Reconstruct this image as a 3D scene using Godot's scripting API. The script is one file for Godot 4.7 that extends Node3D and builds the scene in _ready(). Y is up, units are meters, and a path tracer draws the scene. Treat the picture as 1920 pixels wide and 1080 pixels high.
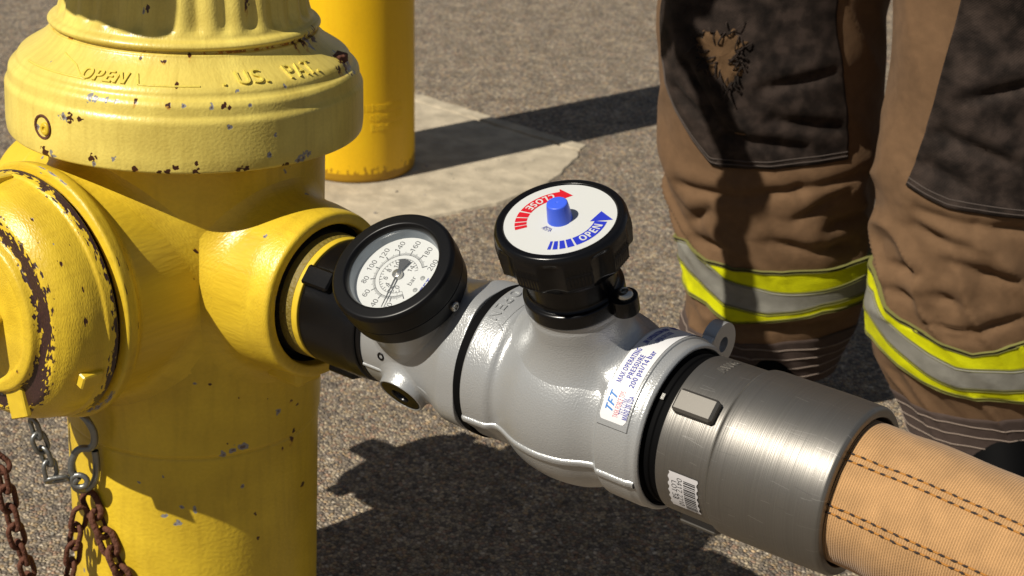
extends Node3D
# A gate valve with a pressure gauge on a yellow hydrant, a fire hose behind it, a firefighter's legs and a yellow bollard.

const AX := Vector3(0.79313, -0.00348, 0.60904)   # along the hose nozzle of the hydrant
const UP := Vector3(0.03074, 0.99894, -0.03433)   # up the hydrant, which leans a little
const BX := Vector3(-0.60828, 0.04595, 0.79239)   # along the large nozzle
const BASE := Vector3(-0.26203, -0.09207, -1.12548)   # its joint lies below the ground
const V0 := Vector3(-0.24805, 0.36228, -1.14109)  # where the nozzle axes cross
const TURN := 0.3775                              # how far the valve is turned about its axis
var used := {}
var sans: SystemFont
var bold: SystemFont
var serif: SystemFont

# ------------------------------------------------------------------ mesh builder
class Mb:
	var v := PackedVector3Array()
	var n := PackedVector3Array()
	var t := PackedVector2Array()
	var ix := PackedInt32Array()

	func tri(a: int, b: int, c: int) -> void:
		var f := (v[b] - v[a]).cross(v[c] - v[a])
		if f.dot(n[a] + n[b] + n[c]) > 0.0:
			ix.append_array(PackedInt32Array([a, c, b]))
		else:
			ix.append_array(PackedInt32Array([a, b, c]))

	# rows: Array of PackedVector3Array; vs: v coordinate of each row
	func surf(rows: Array, closed: bool, sgn: float, vs = null, su := 1.0) -> void:
		var h := rows.size()
		var w: int = rows[0].size()
		var first := v.size()
		for i in h:
			var r: PackedVector3Array = rows[i]
			var r0: PackedVector3Array = rows[maxi(i - 1, 0)]
			var r1: PackedVector3Array = rows[mini(i + 1, h - 1)]
			var vv: float = float(i) / (h - 1) if vs == null else vs[i]
			for j in w + (1 if closed else 0):
				var k := j % w
				var a := (k + w - 1) % w if closed else maxi(k - 1, 0)
				var b := (k + 1) % w if closed else mini(k + 1, w - 1)
				var nn := (r[b] - r[a]).normalized().cross((r1[k] - r0[k]).normalized()) * sgn
				v.append(r[k])
				n.append(nn.normalized() if nn.length_squared() > 1e-6 else Vector3.UP)
				t.append(Vector2(su * float(j) / (w if closed else w - 1), vv))
		var ww := w + (1 if closed else 0)
		for i in h - 1:
			for j in ww - 1:
				var p := first + i * ww + j
				tri(p, p + 1, p + ww + 1)
				tri(p, p + ww + 1, p + ww)

	# a polygon or quad strip with one flat normal
	func flat(pts: Array, nn: Vector3, uvs = null) -> void:
		var first := v.size()
		for i in pts.size():
			v.append(pts[i]); n.append(nn); t.append(uvs[i] if uvs else Vector2.ZERO)
		for i in range(1, pts.size() - 1):
			tri(first, first + i, first + i + 1)

	func face(a: Vector3, b: Vector3, c: Vector3, out: Vector3) -> void:
		var f := (b - a).cross(c - a).normalized()
		if f.dot(out) < 0.0:
			f = -f
		flat([a, b, c], f)

	# a block with chamfered edges: c centre, x y z half axes, ch chamfer
	func block(c: Vector3, x: Vector3, y: Vector3, z: Vector3, ch: float) -> void:
		var ax := [x.normalized(), y.normalized(), z.normalized()]
		var hl := [x.length(), y.length(), z.length()]
		var k := minf(ch, 0.45 * minf(hl[0], minf(hl[1], hl[2])))
		var P := func(s: Array, full: int) -> Vector3:
			var p := c
			for q in 3:
				p += ax[q] * s[q] * (hl[q] - (0.0 if q == full else k))
			return p
		for q in 3:
			var q1 := (q + 1) % 3
			var q2 := (q + 2) % 3
			for s in [-1, 1]:
				var pts := []
				for m in [[-1, -1], [1, -1], [1, 1], [-1, 1]]:
					var g := [0, 0, 0]
					g[q] = s; g[q1] = m[0]; g[q2] = m[1]
					pts.append(P.call(g, q))
				flat(pts, ax[q] * s)
				for s2 in [-1, 1]:
					var e := []
					for m in [[q, -1], [q, 1], [q1, 1], [q1, -1]]:
						var g := [0, 0, 0]
						g[q] = s; g[q1] = s2; g[q2] = m[1]
						e.append(P.call(g, m[0]))
					flat(e, (ax[q] * s + ax[q1] * s2).normalized())
		for sx in [-1, 1]:
			for sy in [-1, 1]:
				for sz in [-1, 1]:
					var g := [sx, sy, sz]
					flat([P.call(g, 0), P.call(g, 1), P.call(g, 2)], (ax[0] * sx + ax[1] * sy + ax[2] * sz).normalized())

	func tube(path: Array, rad, seg := 12, closed := false) -> void:
		var rows := []
		var m := path.size()
		var side := Vector3.ZERO
		for i in m + (1 if closed else 0):
			var k := i % m
			var p0: Vector3 = path[(k + m - 1) % m] if closed else path[maxi(k - 1, 0)]
			var p1: Vector3 = path[(k + 1) % m] if closed else path[mini(k + 1, m - 1)]
			var d := (p1 - p0).normalized()
			if side == Vector3.ZERO:
				side = d.cross(Vector3.UP if absf(d.y) < 0.9 else Vector3.RIGHT).normalized()
			side = (side - d * side.dot(d)).normalized()
			var up2 := d.cross(side)
			var rr: float = rad[k] if rad is Array else rad
			var row := PackedVector3Array()
			for j in seg:
				var a := TAU * j / seg
				row.append(path[k] + (side * cos(a) + up2 * sin(a)) * rr)
			rows.append(row)
		surf(rows, true, -1.0)
		fix_outward(rows)

	# point the normals of the last closed surface away from the middle of each row
	func fix_outward(rows: Array) -> void:
		var w: int = rows[0].size() + 1
		var start := v.size() - w * rows.size()
		var i := rows.size() / 2
		var mid := Vector3.ZERO
		for p in rows[i]:
			mid += p
		mid /= rows[i].size()
		var votes := 0.0
		for j in w:
			votes += (v[start + i * w + j] - mid).normalized().dot(n[start + i * w + j])
		if votes < 0.0:
			for k in range(start, v.size()):
				n[k] = -n[k]
			var at := ix.size() - (rows.size() - 1) * (w - 1) * 6
			for q in range(at, ix.size(), 3):
				var s := ix[q + 1]
				ix[q + 1] = ix[q + 2]
				ix[q + 2] = s

	func mesh(m: Material) -> ArrayMesh:
		var a := []
		a.resize(Mesh.ARRAY_MAX)
		a[Mesh.ARRAY_VERTEX] = v
		a[Mesh.ARRAY_NORMAL] = n
		a[Mesh.ARRAY_TEX_UV] = t
		a[Mesh.ARRAY_INDEX] = ix
		var r := ArrayMesh.new()
		r.add_surface_from_arrays(Mesh.PRIMITIVE_TRIANGLES, a)
		r.surface_set_material(0, m)
		return r

# ------------------------------------------------------------------ naming and tree helpers
func numbered(called: String) -> String:
	var k: int = used.get(called, 0)
	used[called] = k + 1
	return called if k == 0 else "%s_%03d" % [called, k]

func thing(called: String, label: String, category: String, at: Transform3D, group := "") -> Node3D:
	var o := Node3D.new()
	o.name = numbered(called)
	add_child(o)
	o.transform = at
	o.set_meta("label", label)
	o.set_meta("category", category)
	if group: o.set_meta("group", group)
	return o

func part(called: String, mb: Mb, m: Material, parent: Node, at := Transform3D()) -> MeshInstance3D:
	var o := MeshInstance3D.new()
	var k: int = parent.get_meta("_" + called, 0)
	parent.set_meta("_" + called, k + 1)
	o.name = called if k == 0 else "%s_%03d" % [called, k]
	o.mesh = mb.mesh(m)
	parent.add_child(o, true)
	o.transform = at
	return o

func again(src: MeshInstance3D, called: String, at: Transform3D) -> MeshInstance3D:
	var o: MeshInstance3D = src.duplicate()
	var parent := src.get_parent()
	var k: int = parent.get_meta("_" + called, 0)
	parent.set_meta("_" + called, k + 1)
	o.name = called if k == 0 else "%s_%03d" % [called, k]
	parent.add_child(o, true)
	o.transform = at
	return o

func structure(called: String, mb: Mb, m: Material) -> MeshInstance3D:
	var o := MeshInstance3D.new()
	o.name = numbered(called)
	o.mesh = mb.mesh(m)
	add_child(o, true)
	o.set_meta("kind", "structure")
	return o

# ------------------------------------------------------------------ shapes
# profile points Vector3(x, r, bevel) -> rounded list of Vector2
func prof(p: Array) -> Array:
	var out := []
	for i in p.size():
		var q := Vector2(p[i].x, p[i].y)
		if i == 0 or i == p.size() - 1 or p[i].z <= 0.0:
			out.append(q)
			continue
		var a := Vector2(p[i - 1].x, p[i - 1].y) - q
		var b := Vector2(p[i + 1].x, p[i + 1].y) - q
		var k := minf(p[i].z, 0.42 * minf(a.length(), b.length()))
		var da := a.normalized()
		var db := b.normalized()
		out.append(q + da * minf(k * 1.5, 0.48 * a.length()))
		for s in 5:
			var u := s / 4.0
			out.append((q + da * k).lerp(q, u).lerp(q.lerp(q + db * k, u), u))
		out.append(q + db * minf(k * 1.5, 0.48 * b.length()))
	return out

# turned about x (ax 0) or y (ax 1) or z (ax 2); mod(pos along, angle, r) -> r
func lathe(mb: Mb, p: Array, seg := 128, ax := 0, mod = null, by_length := true) -> void:
	var pts := prof(p)
	var rows := []
	var vs := []
	var total := 0.0
	for i in pts.size():
		if i: total += pts[i].distance_to(pts[i - 1])
		vs.append(total)
		var row := PackedVector3Array()
		for j in seg:
			var a := TAU * j / seg
			var r: float = maxf(pts[i].y, 0.00008)
			if mod: r = mod.call(pts[i].x, a, r)
			if ax == 0: row.append(Vector3(pts[i].x, r * cos(a), r * sin(a)))
			elif ax == 1: row.append(Vector3(r * cos(a), pts[i].x, r * sin(a)))
			else: row.append(Vector3(r * cos(a), r * sin(a), pts[i].x))
		rows.append(row)
	var x0: float = pts[0].x
	var x1: float = pts[0].x
	for q in pts:
		x0 = minf(x0, q.x); x1 = maxf(x1, q.x)
	for i in vs.size():
		vs[i] = vs[i] / total if by_length else (pts[i].x - x0) / (x1 - x0)
	mb.surf(rows, true, -1.0 if ax == 1 else 1.0, vs)

func ring_sector(mb: Mb, r0: float, r1: float, a0: float, a1: float, y: float, steps := 24) -> void:
	for i in steps:
		var p := deg_to_rad(lerpf(a0, a1, float(i) / steps))
		var q := deg_to_rad(lerpf(a0, a1, float(i + 1) / steps))
		mb.flat([Vector3(r0 * cos(p), y, r0 * sin(p)), Vector3(r1 * cos(p), y, r1 * sin(p)), Vector3(r1 * cos(q), y, r1 * sin(q)), Vector3(r0 * cos(q), y, r0 * sin(q))], Vector3.UP)

func disc(mb: Mb, c: Vector3, r: float, y: float, steps := 48) -> void:
	var pts := []
	for i in steps:
		var a := TAU * i / steps
		pts.append(c + Vector3(r * cos(a), y, r * sin(a)))
	mb.flat(pts, Vector3.UP)

# lettering bent onto a surface: where(x, y, z) gives the point
func letters(mb: Mb, txt: String, size: float, depth: float, font: Font, where: Callable, width := 0.0) -> void:
	var tm := TextMesh.new()
	tm.text = txt
	tm.font = font
	tm.font_size = 48
	tm.pixel_size = size / 34.0
	tm.depth = depth
	tm.curve_step = 3.0
	var arr := tm.get_mesh_arrays()
	if arr.size() == 0: return
	var pv: PackedVector3Array = arr[Mesh.ARRAY_VERTEX]
	var pn: PackedVector3Array = arr[Mesh.ARRAY_NORMAL]
	var pi = arr[Mesh.ARRAY_INDEX]
	if width > 0.0:
		var lo := INF
		var hi := -INF
		for q in pv:
			lo = minf(lo, q.x); hi = maxf(hi, q.x)
		var k := width / (hi - lo)
		for i in pv.size():
			pv[i].x = (pv[i].x - (lo + hi) / 2.0) * k
	var ind: PackedInt32Array = pi if pi != null else PackedInt32Array(range(pv.size()))
	for i in range(0, ind.size() - 2, 3):
		var a: Vector3 = pv[ind[i]]
		var b: Vector3 = pv[ind[i + 1]]
		var c: Vector3 = pv[ind[i + 2]]
		var m := (a + b + c) / 3.0
		var nn: Vector3 = pn[ind[i]]
		var e := 0.0004
		var A: Vector3 = where.call(a)
		var B: Vector3 = where.call(b)
		var C: Vector3 = where.call(c)
		var out: Vector3 = where.call(m + nn * e) - where.call(m - nn * e)
		mb.face(A, B, C, out)

# ------------------------------------------------------------------ materials
func srgb(r: float, g: float, b: float) -> Color:
	return Color(r / 255.0, g / 255.0, b / 255.0)

func mat(c: Color, rough: float, metal := 0.0, spec := 0.5) -> StandardMaterial3D:
	var m := StandardMaterial3D.new()
	m.albedo_color = Color(c.r * 0.9, c.g * 0.9, c.b * 0.9, c.a)
	m.roughness = rough
	m.metallic = metal
	m.metallic_specular = spec
	return m

func fnl(kind: int, freq: float, seed_: int, oct := 3) -> FastNoiseLite:
	var f := FastNoiseLite.new()
	f.noise_type = kind
	f.frequency = freq
	f.seed = seed_
	f.fractal_octaves = oct
	return f

func noise_tex(f: FastNoiseLite, w := 512, h := 512) -> ImageTexture:
	return ImageTexture.create_from_image(f.get_seamless_image(w, h))

func relief(m: StandardMaterial3D, tex: Texture2D, cm: float, tri := 0.0) -> StandardMaterial3D:
	m.heightmap_enabled = true
	m.heightmap_texture = tex
	m.heightmap_scale = cm
	if tri > 0.0:
		m.uv1_triplanar = true
		m.uv1_scale = Vector3.ONE * tri
	return m

# enamel with chips: specials are [u, v, radius px, kind]; kind 0 bare primer, 1 rust, 2 rust with a bleeding stain
func enamel(w: int, h: int, base: Color, seed_: int, count: int, specials: Array, band = null, wear := 1.0) -> Array:
	var rng := RandomNumberGenerator.new()
	rng.seed = seed_
	var slow := fnl(FastNoiseLite.TYPE_SIMPLEX_SMOOTH, 0.006, seed_, 4).get_seamless_image(w, h).get_data()
	var fine_noise := fnl(FastNoiseLite.TYPE_SIMPLEX, 0.11, seed_ + 7, 3)
	var edge_noise := fnl(FastNoiseLite.TYPE_SIMPLEX, 0.06, seed_ + 8, 2)
	var fine := fine_noise.get_seamless_image(w, h).get_data()
	var px := PackedByteArray()
	px.resize(w * h * 3)
	var hp := PackedByteArray()
	hp.resize(w * h)
	var run := fnl(FastNoiseLite.TYPE_SIMPLEX, 0.03, seed_ + 3, 3)
	var br := base.r * 255.0
	var bg := base.g * 255.0
	var bb := base.b * 255.0
	for i in w * h:
		var s := (slow[i] - 128) / 128.0 * 0.07 * wear + (fine[i] - 128) / 128.0 * 0.018
		# faint vertical runs of grime and faded paint
		var xx := i % w
		var yy := i / w
		s -= 0.05 * wear * maxf(0.0, run.get_noise_2d(xx * 1.6, yy * 0.16))
		hp[i] = clampi(int(150 + (slow[i] - 128) * 0.25 + (fine[i] - 128) * 0.34), 0, 255)
		px[i * 3] = clampi(int(br * (1.0 + s)), 0, 255)
		px[i * 3 + 1] = clampi(int(bg * (1.0 + s * 1.15)), 0, 255)
		px[i * 3 + 2] = clampi(int(bb * (1.0 + s * 1.6)), 0, 255)
	var mid := fnl(FastNoiseLite.TYPE_SIMPLEX, 0.045, seed_ + 9, 4).get_seamless_image(w, h).get_data() if band else slow
	if band:
		for y in h:
			for x in w:
				var k: int = band.call(float(x) / w, float(y) / h, (mid[y * w + x] - 128) / 128.0, (slow[y * w + x] - 128) / 128.0)
				if k:
					var g := 0.75 + fine[y * w + x] / 512.0
					var at := (y * w + x) * 3
					if k != 4: hp[y * w + x] = 50 + fine[y * w + x] / 5
					if k == 4:
						for q in 3: px[at + q] = int(px[at + q] * [0.70, 0.66, 0.75][q])
						continue
					var c := [62, 40, 38] if k == 1 else [150, 148, 152] if k == 2 else [196, 128, 26]
					for q in 3:
						px[at + q] = clampi(int(c[q] * g), 0, 255)
	var all := specials.duplicate()
	for i in count:
		var big := rng.randf()
		all.append([rng.randf(), rng.randf(), 1.2 + 4.5 * big * big * big, [0, 1, 0, 2][rng.randi() % 4]])
	for s in all:
		var cx: float = s[0] * w
		var cy: float = s[1] * h
		var rad: float = s[2] * 0.88
		var kind: int = s[3]
		var sq := rng.randf_range(0.6, 1.7)
		var reach := int(rad * 2.6) + 2
		for dy in range(-reach, reach * (2 if kind == 2 else 1)):
			var y := int(cy) - dy          # stains run down: lower v
			if y < 0 or y >= h: continue
			for dx in range(-reach, reach):
				var x := posmod(int(cx) + dx, w)
				var d := sqrt(dx * dx * sq + dy * dy / sq) / rad
				var edge := 0.95 + 0.75 * edge_noise.get_noise_2d(x * 1.3 + 31.0, y * 1.3)
				var at := (y * w + x) * 3
				if d < edge:
					var c := [148, 146, 150] if kind == 0 else [70, 36, 20]
					if kind == 0 and d < 0.35 * edge: c = [110, 92, 84]
					hp[y * w + x] = 55 + fine[y * w + x] / 5
					for q in 3:
						px[at + q] = c[q]
				elif kind == 2 and dy > 0 and absf(dx) < rad * 1.1 and d < edge * 2.3:
					var k := clampf(0.55 * (1.0 - (d - edge) / (1.3 * edge)), 0.0, 1.0)
					for q in 3:
						px[at + q] = int(lerpf(px[at + q], [178, 104, 22][q], k))
	return [ImageTexture.create_from_image(Image.create_from_data(w, h, false, Image.FORMAT_RGB8, px)), ImageTexture.create_from_image(Image.create_from_data(w, h, false, Image.FORMAT_L8, hp))]

func painted(tex: Array, rough: float, _bump: Texture2D, cm: float) -> StandardMaterial3D:
	var m := mat(Color.WHITE, rough)
	m.albedo_texture = tex[0]
	relief(m, tex[1], cm)
	return m

# ------------------------------------------------------------------ a round boss that springs from a body
# base frame: axis dir d, reference e, cross c; body(x, z) -> height of the body surface over the plane, along d
func boss(mb: Mb, o: Vector3, d: Vector3, e: Vector3, c: Vector3, outline: Array, flare: float, body: Callable, seg := 96, v_lo := 0.0, v_hi := 1.0) -> void:
	var rows := []
	var vs := []
	var pts := prof(outline)          # Vector2(height, radius), from the body end outwards
	var r0: float = pts[0].y
	var nb := 10
	for k in nb + pts.size():
		rows.append(PackedVector3Array())
		vs.append(lerpf(v_lo, v_hi, float(k) / (nb + pts.size() - 1)))
	for j in seg:
		var a := TAU * j / seg
		var dir := e * cos(a) + c * sin(a)
		var hb: float = body.call(r0 * cos(a), r0 * sin(a))
		var hf: float = body.call((r0 + flare) * cos(a), (r0 + flare) * sin(a))
		var top := minf(hb + flare * 1.3, pts[0].x - 0.001)
		var p2 := Vector2(hf - 0.0004, r0 + flare)
		var p1 := Vector2(hb + 0.0005, r0 + 0.0003)
		var p0 := Vector2(maxf(top, hb + 0.001), r0)
		for k in nb:
			var u := float(k) / nb
			var q := p2.lerp(p1, u).lerp(p1.lerp(p0, u), u)
			rows[k].append(o + d * q.x + dir * q.y)
		for k in pts.size():
			rows[nb + k].append(o + d * pts[k].x + dir * pts[k].y)
	mb.surf(rows, true, -1.0, vs)
	mb.fix_outward(rows)

# ------------------------------------------------------------------ scene
var M := {}

func _ready() -> void:
	# camera
	var cam := Camera3D.new()
	cam.name = "camera"
	add_child(cam)
	cam.transform = Transform3D(Basis(Vector3(0.999699, 0.022495, -0.009787), Vector3(-0.024532, 0.916692, -0.398841), Vector3(0, 0.398961, 0.916968)), Vector3(0, 0.82863, 0))
	var lens := CameraAttributesPhysical.new()
	lens.frustum_focal_length = 66.667
	lens.frustum_focus_distance = 1.0
	lens.frustum_near = 0.05
	lens.frustum_far = 400.0
	lens.exposure_aperture = 22.0
	cam.attributes = lens
	cam.fov = rad_to_deg(2.0 * atan(540.0 / 3000.0))
	cam.near = 0.05
	cam.far = 400.0
	cam.current = true
	# sky, sun, exposure
	var we := WorldEnvironment.new()
	we.name = "world_environment"
	var env := Environment.new()
	env.background_mode = Environment.BG_SKY
	var sm := ProceduralSkyMaterial.new()
	sm.sky_top_color = Color(0.43, 0.47, 0.54)
	sm.sky_horizon_color = Color(0.74, 0.745, 0.74)
	sm.sky_curve = 0.12
	sm.ground_bottom_color = Color(0.20, 0.18, 0.16)
	sm.ground_horizon_color = Color(0.42, 0.40, 0.37)
	sm.sky_energy_multiplier = 0.78
	sm.ground_energy_multiplier = 0.78
	sm.sun_angle_max = 1.0
	var sky := Sky.new()
	sky.sky_material = sm
	env.sky = sky
	env.tonemap_mode = Environment.TONE_MAPPER_LINEAR
	env.tonemap_exposure = 1.14
	env.sdfgi_enabled = true
	env.ssao_enabled = true
	env.ssil_enabled = true
	we.environment = env
	add_child(we)
	var sun := DirectionalLight3D.new()
	sun.name = "sun"
	add_child(sun)
	var el := deg_to_rad(47.0)
	var to_sun := Vector3(-0.799 * cos(el), sin(el), 0.602 * cos(el))
	sun.look_at_from_position(to_sun * 10.0, Vector3.ZERO, Vector3.UP)
	sun.light_energy = 1.6
	sun.light_color = Color(1.0, 0.968, 0.91)
	sun.light_angular_distance = 0.5
	sun.shadow_enabled = true

	sans = SystemFont.new(); sans.font_names = PackedStringArray(["Droid Sans"])
	bold = SystemFont.new(); bold.font_names = PackedStringArray(["Droid Sans"]); bold.font_weight = 700
	serif = SystemFont.new(); serif.font_names = PackedStringArray(["Droid Serif"])
	materials()
	ground()
	bollard()
	hydrant()
	valve()
	hose()
	chains()
	person()

func materials() -> void:
	var grain := noise_tex(fnl(FastNoiseLite.TYPE_SIMPLEX, 0.035, 3, 4))
	var peel := noise_tex(fnl(FastNoiseLite.TYPE_SIMPLEX_SMOOTH, 0.02, 5, 2))
	var cast := noise_tex(fnl(FastNoiseLite.TYPE_SIMPLEX_SMOOTH, 0.05, 8, 3))
	M.grain = grain; M.peel = peel; M.cast = cast
	M.yellow = relief(mat(srgb(232, 198, 52), 0.38), peel, 0.05, 6.0)
	M.rust = relief(mat(srgb(98, 55, 35), 0.85), grain, 0.12, 12.0)
	M.nozzle_shade = relief(mat(srgb(128, 110, 38), 0.6), grain, 0.08, 12.0)  # hydrant yellow darkened to olive: rim shade put into the colour
	M.groove_dirt_shade = relief(mat(srgb(34, 28, 18), 0.9), grain, 0.1, 12.0)  # groove dirt, with the shade of the deep recess in its colour
	M.silver = relief(mat(srgb(182, 184, 185), 0.32, 0.45), cast, 0.018, 26.0)
	M.anod = mat(srgb(10, 10, 12), 0.24, 0.0, 0.4)
	M.black = mat(srgb(10, 10, 12), 0.34, 0.0, 0.35)
	M.rubber = mat(srgb(6, 6, 7), 0.75, 0.0, 0.2)
	M.steel = mat(srgb(190, 188, 182), 0.25, 1.0)
	M.zinc = relief(mat(srgb(150, 152, 150), 0.42, 0.8), grain, 0.02, 14.0)
	M.white = mat(srgb(208, 210, 208), 0.45)
	M.red = mat(srgb(206, 12, 34), 0.45)
	M.blue = mat(srgb(36, 52, 190), 0.45)
	M.plastic_blue = mat(srgb(62, 100, 238), 0.38)
	M.ink = mat(srgb(20, 20, 22), 0.6)
	M.inkblue = mat(srgb(52, 62, 160), 0.6)
	M.inksky = mat(srgb(48, 122, 200), 0.6)
	M.inkred = mat(srgb(196, 44, 84), 0.6)
	# turned aluminium: fine lathe lines round the coupling
	var w := 1024
	var h := 768
	var rng := RandomNumberGenerator.new()
	rng.seed = 41
	var im := Image.create(w, h, false, Image.FORMAT_RGB8)
	for y in h:
		var g := 0.83 + 0.06 * rng.randf()
		for x in w:
			im.set_pixel(x, y, Color(g * 0.66, g * 0.645, g * 0.62))
	for k in 380:   # handling scratches, mostly along the coupling
		var sx := rng.randi() % w
		var sy := rng.randi() % h
		var ln := rng.randi_range(4, 90)
		var lean := rng.randf_range(-0.08, 0.10)
		var b := rng.randf_range(0.50, 0.74)
		if k < 90: sy = int(h * [0.335, 0.41, 0.79, 0.76, 0.10][k % 5]) + rng.randi_range(-12, 26)
		for q in ln:
			im.set_pixel(posmod(sx + int(q * lean), w), (sy + q) % h, Color(b, b * 0.98, b * 0.95))
	var turned := mat(Color(0.9, 0.9, 0.9), 0.42, 0.8)
	turned.albedo_texture = ImageTexture.create_from_image(im)
	var lines := Image.create(4, h, false, Image.FORMAT_L8)
	for y in h:
		var g := rng.randf()
		for x in 4:
			lines.set_pixel(x, y, Color(g, g, g))
	relief(turned, ImageTexture.create_from_image(lines), 0.006)
	M.turned = turned
	M.alum = mat(srgb(116, 113, 108), 0.5, 0.8)

# ------------------------------------------------------------------ ground
func ground() -> void:
	var size := 2048
	var cell := fnl(FastNoiseLite.TYPE_CELLULAR, 0.145, 12, 1)
	cell.fractal_type = FastNoiseLite.FRACTAL_NONE
	cell.cellular_return_type = FastNoiseLite.RETURN_CELL_VALUE
	cell.cellular_jitter = 1.1
	var a := cell.get_image(size, size, false, false, false).get_data()
	cell.cellular_return_type = FastNoiseLite.RETURN_DISTANCE2_SUB
	var b := cell.get_image(size, size).get_data()
	var mot := fnl(FastNoiseLite.TYPE_SIMPLEX, 0.008, 4, 5).get_seamless_image(size, size).get_data()
	var rng := RandomNumberGenerator.new()
	rng.seed = 9
	var pal := [[167, 152, 131], [184, 168, 142], [150, 137, 123], [133, 123, 111], [196, 179, 151], [171, 142, 120], [161, 149, 134], [213, 199, 177], [145, 133, 119], [173, 157, 137], [120, 110, 101], [185, 160, 126]]
	var lut := []
	for i in 256:
		var c: Array = pal[rng.randi() % pal.size()]
		var k := rng.randf_range(0.88, 1.10)
		lut.append([c[0] * k, c[1] * k, c[2] * k])
	var px := PackedByteArray()
	px.resize(size * size * 3)
	var hp := PackedByteArray()
	hp.resize(size * size)
	for i in size * size:
		var e := b[i]
		var f := 0.64 + 0.36 * minf(1.0, e / 60.0)
		f *= 0.86 + 0.26 * mot[i] / 255.0
		var c: Array = lut[a[i]]
		px[i * 3] = mini(255, int(c[0] * f))
		px[i * 3 + 1] = mini(255, int(c[1] * f))
		px[i * 3 + 2] = mini(255, int(c[2] * f))
		hp[i] = mini(255, int(e * 1.6) + (a[i] & 63))
	var m := mat(Color.WHITE, 0.85, 0.0, 0.4)
	m.albedo_texture = ImageTexture.create_from_image(Image.create_from_data(size, size, false, Image.FORMAT_RGB8, px))
	relief(m, ImageTexture.create_from_image(Image.create_from_data(size, size, false, Image.FORMAT_L8, hp)), 0.25)
	var g := Mb.new()
	var s := 60.0
	var k := s / 1.15
	g.flat([Vector3(-s, 0, -s), Vector3(s, 0, -s), Vector3(s, 0, s), Vector3(-s, 0, s)], Vector3.UP, [Vector2(-k, -k), Vector2(k, -k), Vector2(k, k), Vector2(-k, k)])
	structure("asphalt_ground", g, m)
	# loose grit and a few leaf crumbs lying on the asphalt
	var grit := MultiMeshInstance3D.new()
	grit.name = "loose_grit"
	var pebble := Mb.new()
	var prow := []
	for q in [[-0.4, 0.3], [-0.2, 0.8], [0.15, 1.0], [0.5, 0.7], [0.62, 0.01]]:
		var row := PackedVector3Array()
		for j in 7:
			var an := TAU * j / 7
			row.append(Vector3(q[1] * cos(an) * (1.0 + 0.25 * sin(j * 2.7)), q[0], q[1] * sin(an) * (0.8 + 0.2 * cos(j * 1.9))))
		prow.append(row)
	pebble.surf(prow, true, -1.0)
	var gm := mat(Color.WHITE, 0.9)
	gm.vertex_color_use_as_albedo = true
	var mm := MultiMesh.new()
	mm.transform_format = MultiMesh.TRANSFORM_3D
	mm.use_colors = true
	mm.mesh = pebble.mesh(gm)
	mm.instance_count = 2600
	for i in 2600:
		var at := Vector3(rng.randf_range(-1.4, 1.4), 0.0, -rng.randf_range(0.7, 4.2))
		var sz := 0.0009 + 0.0022 * pow(rng.randf(), 3.0)
		mm.set_instance_transform(i, Transform3D(Basis(Vector3.UP, rng.randf() * TAU).scaled(Vector3(sz, sz * rng.randf_range(0.5, 1.0), sz)), at + Vector3(0, sz * 0.2 + (0.004 if Vector2(at.x + 0.24, at.z + 2.45).length() < 0.3 else 0.0), 0)))
		var g0 := rng.randf_range(0.12, 0.42)
		mm.set_instance_color(i, Color(g0, g0 * rng.randf_range(0.86, 0.98), g0 * rng.randf_range(0.70, 0.92)))
	grit.multimesh = mm
	grit.set_meta("kind", "stuff")
	grit.set_meta("label", "loose grit scattered over the asphalt and the concrete footing")
	grit.set_meta("category", "grit")
	add_child(grit, true)

	# concrete footing round the bollard, with a cracked strip along its far edge
	var cm := mat(Color.WHITE, 0.9, 0.0, 0.3)
	var cw := 1024
	var n1 := fnl(FastNoiseLite.TYPE_SIMPLEX, 0.01, 21, 5).get_seamless_image(cw, cw).get_data()
	var n2 := fnl(FastNoiseLite.TYPE_SIMPLEX, 0.2, 22, 2).get_seamless_image(cw, cw).get_data()
	var cp := PackedByteArray()
	cp.resize(cw * cw * 3)
	for i in cw * cw:
		var q := 0.84 + 0.22 * n1[i] / 255.0 + 0.13 * n2[i] / 255.0
		cp[i * 3] = mini(255, int(186 * q)); cp[i * 3 + 1] = mini(255, int(174 * q)); cp[i * 3 + 2] = mini(255, int(152 * q))
	cm.albedo_texture = ImageTexture.create_from_image(Image.create_from_data(cw, cw, false, Image.FORMAT_RGB8, cp))
	relief(cm, M.grain, 0.12)
	cm.uv1_scale = Vector3(1, 1, 1)
	var far_edge := [Vector2(-0.4462, -3.0030), Vector2(-0.3582, -2.9220), Vector2(-0.2701, -2.8410), Vector2(-0.1820, -2.7600), Vector2(-0.1233, -2.7060), Vector2(-0.0646, -2.6520), Vector2(-0.0058, -2.5980), Vector2(0.0529, -2.5440), Vector2(0.1116, -2.4900)]
	var inner := [Vector2(-0.4282, -2.9310), Vector2(-0.3448, -2.8560), Vector2(-0.2614, -2.7810), Vector2(-0.1780, -2.7060), Vector2(-0.1224, -2.6560), Vector2(-0.0668, -2.6060), Vector2(-0.0112, -2.5560), Vector2(0.0444, -2.5060), Vector2(0.1000, -2.4560)]
	var near_edge := [Vector2(0.1017, -2.4363), Vector2(0.0702, -2.3445), Vector2(0.0531, -2.3067), Vector2(0.0162, -2.2563), Vector2(-0.0261, -2.2077), Vector2(-0.0648, -2.1834), Vector2(-0.1251, -2.1465), Vector2(-0.1836, -2.1114), Vector2(-0.2403, -2.0763), Vector2(-0.3600, -2.0430), Vector2(-0.4950, -2.0970), Vector2(-0.5670, -2.2500), Vector2(-0.5940, -2.5200)]
	var slab: Array = inner.duplicate()
	slab.append_array(near_edge)
	slab_mesh("concrete_footing", ragged(slab, 5), cm, 0.004)
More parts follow.
